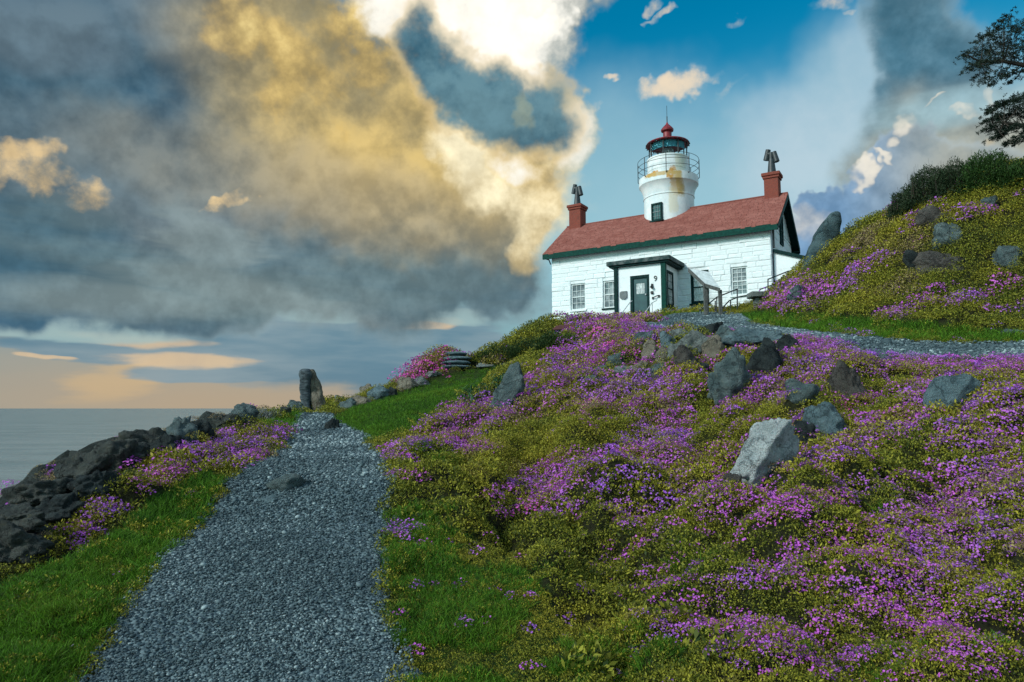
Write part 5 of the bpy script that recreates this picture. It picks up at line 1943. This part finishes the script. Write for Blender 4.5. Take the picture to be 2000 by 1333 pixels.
FLOWER_PX = [
    (430, 885, 110, 24, 16), (300, 945, 130, 20, 26), (195, 1015, 75, 20, 36), (450, 862, 40, 12, 30), (500, 905, 40, 16, 10, .7), (20, 975, 36, 16, 10), (130, 928, 16, 8, 0), (380, 900, 60, 14, 20),
    (1190, 640, 75, 24, 10), (1165, 690, 80, 40, 25), (1110, 730, 60, 25, 35), (1070, 745, 50, 18, 20, .8), (930, 815, 95, 24, 12), (870, 868, 70, 14, 5), (925, 882, 40, 7, 0, .8), (790, 890, 22, 22, 0, .8), (740, 850, 16, 8, 0, .9), (783, 1045, 18, 16, 0, .9), (800, 935, 50, 8, 0, .6),
    (1230, 765, 130, 22, 14), (1160, 770, 50, 16, 20), (1310, 815, 34, 90, 8), (1250, 810, 14, 50, 10, .7), (1270, 895, 90, 34, 10), (1190, 915, 160, 32, 24), (1050, 935, 90, 16, 20), (1070, 965, 60, 14, 15, .9), (1240, 998, 60, 26, 15), (1130, 990, 80, 14, 15, .6), (1395, 955, 60, 18, 0, .9), (1380, 880, 30, 20, 0, .8), (980, 1010, 50, 10, 20, .5),
    (1560, 715, 90, 46, 38), (1620, 672, 60, 16, 8), (1500, 760, 80, 30, 28), (1550, 760, 40, 40, 0, .8), (1705, 708, 80, 22, 4), (1640, 690, 40, 16, 0, .8), (1780, 720, 130, 22, 4), (1860, 705, 70, 12, 0), (1960, 715, 60, 26, 0), (1960, 800, 60, 40, 10, .9), (1800, 770, 40, 26, 0, .8), (1700, 860, 120, 26, 22), (1680, 790, 30, 20, 0, .7), (1610, 900, 70, 14, 15, .8), (1900, 850, 90, 36, 10, .7),
    (1650, 960, 110, 24, 15, .9), (1450, 985, 80, 26, 12), (1540, 1000, 60, 24, 20, .8), (1850, 985, 150, 50, 24), (1820, 1050, 130, 40, 20, .9), (1790, 1120, 120, 40, 15, .9), (1960, 1060, 70, 36, 0, .8), (1560, 1080, 90, 24, 10, .9), (1650, 1040, 80, 14, 0, .6), (1480, 1130, 110, 18, 10, .9), (1590, 1150, 80, 14, 0, .8), (1740, 1170, 90, 34, 0, .9), (1360, 1190, 50, 20, 0, .6), (1420, 1225, 110, 24, 8, .8), (1370, 1245, 60, 16, 0, .8), (1500, 1255, 60, 34, 0, .7), (1790, 1220, 60, 26, 0, .8), (1580, 1290, 110, 24, 0, .6), (1860, 1230, 60, 26, 0, .7), (1890, 1290, 40, 30, 0, .7), (1960, 1160, 60, 30, 0, .6), (1320, 1150, 50, 14, 0, .5), (1250, 1060, 60, 12, 0, .4), (1600, 1220, 60, 14, 0, .5), (1960, 930, 50, 30, 0, .7),
    (1600, 578, 75, 20, 14), (1525, 590, 30, 14, 10, .8), (1680, 535, 60, 16, 25, .7), (1690, 520, 40, 10, 20, .6), (1560, 560, 40, 10, 25, .6), (1790, 605, 80, 10, 12), (1880, 590, 60, 8, 10, .9), (1960, 608, 60, 9, 8), (1830, 575, 60, 9, 8, .6), (1820, 430, 30, 14, 10, .5), (1900, 420, 40, 14, 10, .6), (1750, 405, 16, 14, 30, .7), (1650, 500, 40, 8, 25, .5), (1730, 480, 30, 8, 20, .4), (1960, 550, 40, 10, 0, .4),
    (830, 705, 46, 18, 32), (865, 690, 20, 6, 0), (1420, 665, 26, 12, 0), (1290, 650, 40, 8, -10, .8), (1380, 675, 30, 8, 20, .7), (1250, 725, 40, 7, 20, .8), (1900, 640, 40, 8, 0, .3)]
YELLOW_PX = [(1750, 470, 70, 36, 20), (1680, 480, 50, 20, 20), (1240, 790, 60, 24, 0, .7), (1060, 850, 120, 30, 10, .8), (950, 900, 60, 20, 0, .6), (1450, 810, 60, 30, 0, .7), (1000, 940, 130, 40, 5, .7), (1160, 845, 60, 24, 0), (390, 860, 60, 12, 10, .8), (200, 975, 60, 14, 25, .7), (80, 1085, 80, 16, 20, .8), (1590, 680, 60, 14, 0, .8), (1820, 810, 60, 30, 0, .6), (900, 1090, 160, 40, 0, .4), (1000, 1200, 200, 60, 0, .4), (1960, 430, 50, 24, 0, .7), (1560, 560, 60, 16, 20, .4)]
GREEN_PX = [(880, 1190, 140, 60, 0), (820, 1010, 60, 26, 0), (850, 890, 60, 12, 0), (1000, 1120, 160, 24, 0, .7), (1250, 1270, 120, 50, 0), (1330, 1100, 60, 40, 0, .8), (1700, 1290, 120, 40, 0, .8), (1960, 1280, 60, 50, 0, .6), (1500, 1020, 60, 30, 0, .5), (1850, 560, 60, 16, 0, .8), (1990, 590, 40, 20, 0, .7), (1700, 960, 60, 30, 0, .4), (1750, 590, 40, 10, 0, .7)]

G3 = ground_points(lambda d: min(max(0.0128 * d, 0.060), 0.55), 3.2, 33)
x, y, s = G3.T
z, nrm = with_normals(x, y)
px, py = proj(x, y, z)
strip = np.maximum(in_strip(PATH_D, x, y, -0.02), in_strip(UPPER_D, x, y, 0.0))
strip = np.maximum(in_strip(PATH_D, x, y, -0.12), in_strip(UPPER_D, x, y, -0.12))
on_path = strip > np.minimum(0.52 + 0.6 * fbm(x, y, 3.0, 3, 21), 0.93)
lawn = inside(LAWN_PX, px, py)
gras = np.zeros(len(x), bool)
for g in GRASS_PX[:4]:
    gras |= inside(g, px, py)
gras_mix = inside(GRASS_PX[4], px, py)
clear = np.zeros(len(x), bool)
for rx_, ry_, rw in RSPOTS:
    clear |= (x - rx_) ** 2 + (y - ry_) ** 2 < ((0.38 if ry_ > 16 and rx_ > 6 else 0.56 if ry_ > 13 else 0.38) * rw) ** 2
la, lb = (x - HX) * ux + (y - HY) * uy, (x - HX) * vx + (y - HY) * vy
indoors = (la > -HL - 0.2) & (la < 3.0) & (lb > -0.15) & (lb < HW + 0.3) | ((la > Pa0 - .1) & (la < Pa1 + .1) & (lb > PB - .1) & (lb < 0))
under = z < SEA_Z + 5.0
cliff = (nrm[:, 2] < 0.62) & (x < -3)
off = (px < -60) | (px > 2080)
fl = ellipses(FLOWER_PX, px, py)
fl = np.where(off, 0.35, fl)
bank = inside([(1060, 960), (1160, 690), (1260, 640), (1560, 690), (2000, 700), (2200, 900), (2100, 1250), (1900, 1333), (1480, 1333), (1200, 1170)], px, py)
fl = np.maximum(fl, 0.20 * bank)
pn = fbm(x, y, 1.4, 3, 30)
pn2 = fbm(x, y, 5.0, 2, 33)
ye = ellipses(YELLOW_PX, px, py)
gr = ellipses(GREEN_PX, px, py)
seaward = (px < 420) & (x < -3.2)
skyl = (px < 470) & (py < np.interp(px, [-900, 0, 110, 200, 300, 420, 470], [960, 942, 905, 868, 838, 812, 800]))
ok = ~(skyl | on_path | lawn | (gras & (rng.random(len(x)) > 0.16)) | indoors | under | clear)
rocky = inside(SEAROCK_PX, px, py) & (rng.random(len(x)) > 0.30 + 0.6 * (pn2 > 0.62)) | (seaward & cliff)
ok &= ~rocky
tint = 0.33 + (pn - 0.5) * 1.2 + (pn2 - 0.5) * 0.5 + 0.34 * ye - 0.34 * gr + rng.normal(size=len(x)) * 0.09
tint = tint + 0.42 * np.clip(fl - 0.15, 0, 1)
tint = np.where(inside(SEAROCK_PX, px, py), 0.95 + 0.3 * (pn2 - .5), tint)
upper_near = in_strip(UPPER_D, x, y, 0.9)
rim = inside([(640, 815), (700, 770), (840, 715), (930, 690), (930, 725), (850, 745), (760, 780), (690, 805), (650, 822)], px, py)
tint = np.where(gras_mix & (gr < .3), np.clip(tint + 0.02, 0.16, 0.52), tint)
keep = ok & (rng.random(len(x)) < np.where(fl > 0.2, 0.92, 0.97))
hole = (fbm(x, y, 2.6, 2, 44) < 0.30) & (rng.random(len(x)) < 0.75) & (fl < 0.5) & ~gras_mix & (y < 16) & (px > 1250)
tint = np.where(hole, 0.10, tint)
hillside = (px > 1480) & (py < 650)
tint = np.where(hillside, tint - 0.10 + (fbm(x, y, 0.8, 2, 66) - 0.5) * 1.0, tint)
keep &= ~(rim & (rng.random(len(x)) < 0.45))
low = (1 - 0.45 * upper_near - 0.4 * rim) * np.where(inside(SEAROCK_PX, px, py), 0.6, 1.0) * np.where(gras_mix, 0.68, 1.0)
k = np.where(keep)[0]
clumps = [clump(s_) for s_ in range(6)] + [clump(11, n=60, hgt=0.12, ll=0.05, lw=0.02), clump(12, n=70, hgt=0.13, ll=0.044, lw=0.016)]
far_clumps = [clump(20 + s_, n=330, hgt=0.085, ll=0.0155, lw=0.0085) for s_ in range(6)]
Pm = np.stack([x, y, z - 0.01], 1)
csc = s / 0.066 * rng.uniform(0.6, 1.1, len(s)) * (0.72 + 0.2 * (y > 9)) * low
for kk_, pr_ in ((k[y[k] < 9.5], clumps), (k[y[k] >= 9.5], far_clumps)):
    scatter("ground_cover", Pm[kk_], nrm[kk_], csc[kk_], np.clip(tint[kk_], 0, 1), pr_)

# flowers
pf = np.clip(fl * 3.0 - 0.25 + (pn2 - 0.5) * 1.5 + (pn - 0.5) * 1.1, 0, 1)
pf = np.maximum(pf, inside([(770, 750), (830, 695), (860, 680), (890, 690), (880, 735), (800, 752)], px, py) * 0.9)
pf = np.maximum(pf, np.where(ok & (py > 560) & (px > 760), 0.02 + 0.10 * (pn2 > 0.6) * (px > 1000), 0.0))
kf = np.where(ok & (rng.random(len(x)) < pf * 0.95))[0]
kf = np.concatenate([kf, kf[rng.random(len(kf)) < 0.95 * np.clip(fl[kf] * 1.6, 0, 1)]])
ft = 0.36 + (fbm(x, y, 1.1, 2, 50) - 0.5) * 1.1 + rng.normal(size=len(x)) * 0.14
mound = inside([(770, 750), (830, 695), (860, 680), (890, 690), (880, 735), (800, 752)], px, py)
ft = ft + 0.6 * mound
fclusters = [flowers(60 + s_, n=n_) for s_, n_ in enumerate((28, 25, 22, 19, 15, 10, 6))]
jx = rng.normal(size=(len(kf), 3)) * 0.42 * s[kf][:, None]
jx[:, 2] = 0
far_clusters = [flowers(90 + s_, n=n_, size=0.0105) for s_, n_ in enumerate((44, 38, 32, 24, 16))]
fsc = s[kf] / 0.068 * rng.uniform(0.5, 0.82, len(kf)) * (0.80 + 0.15 * (y[kf] > 9)) * (1 - 0.3 * upper_near[kf])
for q_, pr_ in ((y[kf] < 9.5, fclusters), (y[kf] >= 9.5, far_clusters)):
    scatter("pink_flowers", (Pm[kf] + jx + np.array([0, 0, 0.012]))[q_], nrm[kf][q_], fsc[q_], np.clip(ft[kf], 0, 1)[q_], pr_)

# grass
G4 = ground_points(lambda d: min(max(0.0085 * d, 0.040), 0.4), 3.2, 32)
x, y, s = G4.T
zt_ = tps(x, y)
px, py = proj(x, y, zt_)
lawn = inside(LAWN_PX, px, py)
gg = np.zeros(len(x), bool)
for g in GRASS_PX[:4]:
    gg |= inside(g, px, py)
mixz = inside(GRASS_PX[4], px, py)
gg |= mixz & (fbm(x, y, 1.3, 3, 61) > 0.46)
extra = (ellipses(GREEN_PX, px, py) > rng.random(len(x)) * 1.2 + 0.2)
sel = np.where((gg | lawn | extra))[0]
x, y, s, lawn = x[sel], y[sel], s[sel], lawn[sel]
z, nrm = with_normals(x, y)
strip = np.maximum(in_strip(PATH_D, x, y, -0.14), in_strip(UPPER_D, x, y, -0.12))
keep = strip < np.minimum(0.50 + 0.6 * fbm(x, y, 3.5, 3, 71), 0.93)
la, lb = (x - HX) * ux + (y - HY) * uy, (x - HX) * vx + (y - HY) * vy
keep &= ~((la > -HL - 0.1) & (la < 2.8) & (lb > -0.05) & (lb < HW))
sc_ = np.where(lawn, 0.62, 0.95) * np.clip(s / 0.05, 0.9, 2.4) * rng.uniform(0.6, 1.2, len(x))
gt = 0.42 + (fbm(x, y, 1.2, 3, 80) - 0.5) * 1.5 + rng.normal(size=len(x)) * 0.12
tufts = [tuft(200 + q_) for q_ in range(7)]
scatter("grass", np.stack([x, y, z], 1)[keep], nrm[keep], sc_[keep], np.clip(gt[keep], 0, 1), tufts, flat=0.3)

# broad-leaved weeds among the mats near the lens
G5 = ground_points(lambda d: 0.10 + 0.012 * d, 3.3, 11)
x, y, s = G5.T
px, py = proj(x, y, tps(x, y))
wk = (ellipses([(1290, 1230, 70, 60, 0), (1400, 1290, 60, 40, 0), (1270, 1100, 20, 30, 0), (1330, 1090, 30, 20, 0), (860, 1010, 60, 20, 0, .8), (1180, 1290, 60, 20, 0), (1640, 1150, 30, 20, 0, .7), (1500, 1060, 20, 16, 0, .7), (880, 880, 40, 10, 0), (1960, 1240, 30, 30, 0, .6), (790, 1110, 12, 40, 0, .8)], px, py) > rng.random(len(x)) * 1.3) & (in_strip(PATH_D, x, y, 0.0) < 0.9)
x, y = x[wk], y[wk]
z, nrm = with_normals(x, y)
scatter("broad_leaved_weeds", np.stack([x, y, z + 0.02], 1), nrm, rng.uniform(0.5, 0.95, len(x)), rng.uniform(0.0, 0.12, len(x)), [clump(30 + q_, n=22, rad=0.11, hgt=0.12, ll=0.085, lw=0.036) for q_ in range(4)])

# loose stones on the gravel
pebbles = [pebble(300 + q_) for q_ in range(8)]
pts = []
for rows, d0, d1 in ((PATH_D, 2.9, 25.0), (UPPER_D, 11.0, 29.0)):
    seg = np.linalg.norm(np.diff((rows[:, :2] + rows[:, 2:]) / 2, axis=0), axis=1)
    cy_ = (rows[:-1, 1] + rows[1:, 1]) / 2
    wd = np.linalg.norm(rows[:-1, 2:] - rows[:-1, :2], axis=1)
    rad = np.clip(0.00175 * np.clip(cy_, 3.2, 99), 0.0064, 0.028)
    cnt = np.where((cy_ > d0) & (cy_ < d1), seg * wd / (rad * 1.9) ** 2 * 0.80, 0).astype(int)
    i = np.repeat(np.arange(len(seg)), cnt)
    t, w = rng.random(len(i)), rng.uniform(-0.03, 1.03, len(i))
    A = rows[i, :2] * (1 - t)[:, None] + rows[i + 1, :2] * t[:, None]
    B = rows[i, 2:] * (1 - t)[:, None] + rows[i + 1, 2:] * t[:, None]
    p = A * (1 - w)[:, None] + B * w[:, None]
    pts.append(np.concatenate([p, (rad[i] * np.exp(rng.normal(size=len(i)) * 0.36))[:, None], w[:, None]], 1))
pts = np.concatenate(pts)
worn = (fbm(pts[:, 0], pts[:, 1], 1.7, 3, 93) < 0.42) & (rng.random(len(pts)) < 0.55)
pts = pts[~worn]
big = rng.random(len(pts)) < 0.012
pts[big, 2] *= 1.5
zz = height(pts[:, 0], pts[:, 1]) + 0.02 + 0.012 * np.sin(np.clip(pts[:, 3], 0, 1) * math.pi) + pts[:, 2] * 0.05
tn_ = 0.40 + (fbm(pts[:, 0], pts[:, 1], 0.9, 3, 90) - 0.5) * 1.1 + rng.normal(size=len(pts)) * 0.32
scatter("gravel_stones", np.stack([pts[:, 0], pts[:, 1], zz], 1), np.tile([0, 0, 1.0], (len(pts), 1)) + rng.normal(size=(len(pts), 3)) * 0.25, pts[:, 2], np.clip(tn_, 0, 1), pebbles, flat=1.0)


# ------------------------------------------------------------------ shrubs, strap-leaved plant, tree
def plain_leaf(name, c0, c1, trans=0.2):
    m = Mat(name, 0.65, 0.25)
    c = m.mix(m.rng(m.attr("leaf"), 0, 1), c0, c1)
    m.color(c)
    tr = m.N.new('ShaderNodeBsdfTranslucent')
    m.L.new(c, tr.inputs[0])
    mx = m.N.new('ShaderNodeMixShader')
    mx.inputs[0].default_value = trans
    m.L.new(m.b.outputs[0], mx.inputs[1])
    m.L.new(tr.outputs[0], mx.inputs[2])
    m.L.new(mx.outputs[0], m.N['Material Output'].inputs[0])
    return m.m


BARK = plain("bark", (0.045, 0.036, 0.028), 0.9, 0.35, 12, 0.6)


def shrub(name, label, cat, spots, mat, n, ll, lw, seed, up=0.7, stems=12, group=None, stem_mat=None, twigs=0):
    """foliage spread through several overlapping mounds; spots = (photo x, base y, width px, height px)"""
    r = np.random.default_rng(seed)
    base = hit(spots[0][0], spots[0][1])
    root = tag(empty(name, base), label, cat, group)
    C_, D_ = [], []
    q = MB()
    tw = MB()
    tot = sum(w * h for _, _, w, h in spots)
    for sx0, sy0, w, h in spots:
        p = hit(sx0, sy0)
        k = p.y / F
        W, H = w * k / 2, h * k
        m_ = int(n * w * h / tot)
        d = r.normal(size=(m_, 3))
        d = unit(d)
        d[:, 2] = np.abs(d[:, 2])
        rad = r.uniform(0.45, 1.0, m_) ** 0.5
        lump = np.array([mnoise.noise(Vector(a) * 3.1 + Vector((sx0, 0, seed))) for a in d])
        rad = rad * (1 + 0.30 * lump)
        c = d * rad[:, None] * np.array([W, W * 0.7, H])[None] + np.array(p - base)[None] + np.array([0, W * 0.45, -0.04])
        C_.append(c)
        dd = unit(d * np.array([1, 1, 0.8]) + r.normal(size=(m_, 3)) * 0.55 + np.array([0, 0, up]))
        D_.append(dd)
        for _ in range(max(2, int(stems * w * h / tot))):
            e = Vector((r.uniform(-.7, .7) * W, r.uniform(-.3, .5) * W, H * r.uniform(.5, .9)))
            b_ = p - base + Vector((e.x * 0.3, W * 0.45, -0.15))
            q.tube([b_, b_ + e * 0.55 + Vector((0, 0, H * .1)), b_ + e], 0.022, 5, 0.007)
        for _ in range(int(twigs * w * h / tot)):
            e = Vector((r.uniform(-.95, .95) * W, r.uniform(-.3, .5) * W, 0))
            hh = H * math.sqrt(max(0.05, 1 - (e.x / W) ** 2)) * r.uniform(0.8, 1.12)
            b_ = p - base + e + Vector((0, W * .45, hh * 0.3))
            tw.tube([b_, b_ + Vector((r.normal() * .05, r.normal() * .05, hh * 0.8))], 0.006, 3, 0.002)
    C_, D_ = np.concatenate(C_), np.concatenate(D_)
    nn_ = len(C_)
    V, Fq, lf = quads(C_, D_, sides(r, D_), r.uniform(0.6, 1.2, nn_) * ll, r.uniform(0.7, 1.2, nn_) * lw, r.random(nn_))
    f = link("foliage", leaf_mesh("foliage", V, Fq, lf, [mat]), root)
    q.build("stem", stem_mat or BARK, root)
    if twigs:
        tw.build("twigs", stem_mat or BARK, root)
    else:
        tw.bm.free()
    return root


shrub("shrub", "dark evergreen bush spreading along the top of the lawn below the lighthouse", "bush", [(985, 712, 110, 42), (1040, 704, 110, 48), (1085, 692, 90, 44), (940, 716, 60, 28)], plain_leaf("dark_evergreen_leaves", (0.010, 0.030, 0.008), (0.042, 0.078, 0.018)), 14000, 0.10, 0.03, 1)
shrub("shrub", "bright green low bush next to the red lidded box", "bush", [(1110, 676, 60, 22), (1080, 664, 40, 12)], plain_leaf("bright_leaves", (0.040, 0.085, 0.010), (0.11, 0.16, 0.02)), 2200, 0.09, 0.022, 2)
shrub("shrub", "brownish grey scrub with thin upright twigs on the hilltop skyline", "bush", [(1790, 418, 90, 62), (1840, 398, 120, 84), (1890, 380, 120, 76), (1765, 426, 50, 36)], plain_leaf("scrub_leaves", (0.012, 0.030, 0.012), (0.046, 0.070, 0.032)), 26000, 0.085, 0.026, 3, twigs=160)
shrub("shrub", "green bush crowning the hill at the right edge under the tree", "bush", [(1950, 374, 124, 88), (2000, 367, 120, 64), (2080, 360, 130, 66)], plain_leaf("hill_bush_leaves", (0.012, 0.040, 0.008), (0.045, 0.100, 0.018)), 24000, 0.085, 0.03, 4, twigs=30)
shrub("shrub", "pale grey twiggy shrub on the sea ridge next to the pointed rock", "bush", [(506, 828, 54, 26), (532, 822, 30, 18)], plain_leaf("silver_twigs", (0.16, 0.17, 0.16), (0.34, 0.35, 0.33)), 900, 0.10, 0.016, 5, twigs=160, stem_mat=RM['pale'])
shrub("shrub", "dark green leafy plant low on the bank beside the strap leaved clump", "bush", [(1000, 745, 50, 18), (935, 795, 60, 16)], plain_leaf("low_dark_leaves", (0.014, 0.040, 0.020), (0.05, 0.09, 0.045)), 2200, 0.07, 0.02, 6)

# strap-leaved clump on the lawn's edge
base = hit(958, 790)
sp = tag(empty("strap_leaf_plant", base), "clump of long green strap leaves where the lawn meets the flower bank", "plant")
SLM = [plain_leaf("strap_leaves", (0.020, 0.070, 0.022), (0.060, 0.14, 0.060), 0.25)]
r = np.random.default_rng(77)
for q_ in range(110):
    sxp, syp = r.uniform(905, 1000), 0
    cy = 792 - (sxp - 915) * 0.42 + r.uniform(-12, 14)
    b_ = hit(sxp, cy)
    a = r.uniform(0, 2 * math.pi)
    L_ = r.uniform(0.32, 0.55)
    out = Vector((math.cos(a), math.sin(a), 0))
    sd = Vector((-math.sin(a), math.cos(a), 0)) * 0.016
    c = [b_ - base, b_ - base + out * L_ * .2 + Vector((0, 0, L_ * .6)), b_ - base + out * L_ * .55 + Vector((0, 0, L_ * .72)), b_ - base + out * L_ * .95 + Vector((0, 0, L_ * .42))]
    V = []
    for i_, p_ in enumerate(c):
        w_ = (1.0, 1.1, 0.9, 0.12)[i_]
        V += [tuple(p_ - sd * w_ + Vector((0, 0, .006))), tuple(p_ + sd * w_ + Vector((0, 0, .006)))]
    me = leaf_mesh("leaf", V, [(0, 1, 3, 2), (2, 3, 5, 4), (4, 5, 7, 6)], [r.random()] * 8, SLM)
    link("leaf", me, sp)

# wind-shaped cypress whose boughs reach in at the right edge
DT = 17.5
tb = hit(2230, 420)
tree = tag(empty("cypress_tree", tb), "dark cypress tree whose flat boughs reach in at the upper right corner", "tree")
q = MB()
q.tube([Vector((0, 0, -.4)), Vector((-.1, 0, 1.2)), Vector((.05, .1, 2.6)), Vector((-.1, 0, 4.4)), Vector((-.3, 0, 5.8))], 0.30, 10, 0.09)
q.build("trunk", BARK, tree, True)
r = np.random.default_rng(31)
TUFT1 = [(1888, 106, 10), (1905, 106, 16), (1925, 104, 18), (1945, 100, 20), (1965, 98, 22), (1990, 95, 24), (2015, 90, 26), (1920, 76, 9), (1932, 66, 12), (1950, 60, 13), (1962, 45, 11), (1960, 38, 7), (1978, 56, 16), (1998, 48, 16), (2020, 50, 20), (1945, 80, 14), (1970, 76, 18), (1995, 72, 20),
         (1894, 136, 10), (1908, 132, 13), (1925, 124, 15), (1945, 122, 16), (1968, 118, 18), (1992, 116, 18), (1912, 150, 8), (1930, 152, 10), (1948, 150, 11), (1942, 164, 8), (1966, 148, 10), (1985, 142, 11), (2005, 140, 12), (1975, 162, 7)]
TUFT2 = [(1945, 210, 11), (1962, 203, 13), (1980, 198, 14), (2000, 196, 16), (2020, 200, 18), (1938, 218, 8), (1936, 234, 9), (1952, 232, 13), (1970, 226, 16), (1990, 222, 17), (2012, 226, 18), (1932, 252, 8), (1948, 252, 12), (1966, 252, 12), (1988, 250, 14), (2010, 256, 16), (1944, 270, 7), (1974, 278, 9), (1992, 276, 11), (1960, 264, 8)]
bq = MB()


def bough(start, pts, tufts, n_per):
    P_ = [tb + start] + [at(*p) for p in pts]
    bq.tube([p - tb for p in P_], 0.11, 7, 0.012)
    cs, ds = [], []
    for tx, ty, tr_ in tufts:
        c = at(tx, ty, DT + r.uniform(-.7, .7))
        k = DT / F
        best = min(P_[1:], key=lambda p: (p - c).length)
        mid = (best + c) / 2 + Vector((0, 0, -0.06))
        bq.tube([best - tb, mid - tb, c - tb], 0.014, 4, 0.004)
        for _ in range(int(n_per * (4 + tr_ * 0.55))):
            st_ = np.array(c - tb) + r.normal(size=3) * np.array([tr_ * k * 0.5, 0.2, tr_ * k * 0.24])
            dr = np.array([-0.75 + r.normal() * 0.55, r.normal() * 0.5, 0.25 + r.normal() * 0.35])
            dr /= np.linalg.norm(dr)
            tl = tr_ * k * r.uniform(0.35, 0.8)
            m_ = 16
            tt = np.linspace(0, 1, m_)[:, None]
            sag = np.array([0, 0, -0.12 * tl])
            cs.append(st_ + dr * tl * tt + sag * tt * tt)
            ds.append(unit(dr[None] + r.normal(size=(m_, 3)) * 0.75))
    return np.concatenate(cs), np.concatenate(ds)


A1 = bough(Vector((-.2, 0, 4.0)), [(2120, 150, DT), (2060, 140, DT), (2000, 128, DT), (1960, 120, DT), (1915, 122, DT), (1890, 108, DT)], TUFT1, 2.6)
A2 = bough(Vector((0, 0, 2.4)), [(2120, 260, DT), (2050, 250, DT), (2000, 246, DT), (1960, 240, DT), (1938, 240, DT)], TUFT2, 4.2)
rest = [(r.uniform(2040, 2420), r.uniform(-120, 300), r.uniform(16, 30)) for _ in range(70)]
A3 = bough(Vector((-.2, 0, 5.2)), [(2140, -40, DT), (2080, -60, DT)], rest, 1.0)
bq.build("bough", BARK, tree, True)
Cn, Dn = np.concatenate([A1[0], A2[0], A3[0]]), np.concatenate([A1[1], A2[1], A3[1]])
V, Fq, lf = quads(Cn, Dn, sides(r, Dn), r.uniform(.04, .085, len(Cn)), r.uniform(.010, .020, len(Cn)), r.random(len(Cn)))
link("foliage", leaf_mesh("foliage", V, Fq, lf, [plain_leaf("cypress_needles", (0.006, 0.016, 0.012), (0.022, 0.038, 0.020), 0.1)]), tree)
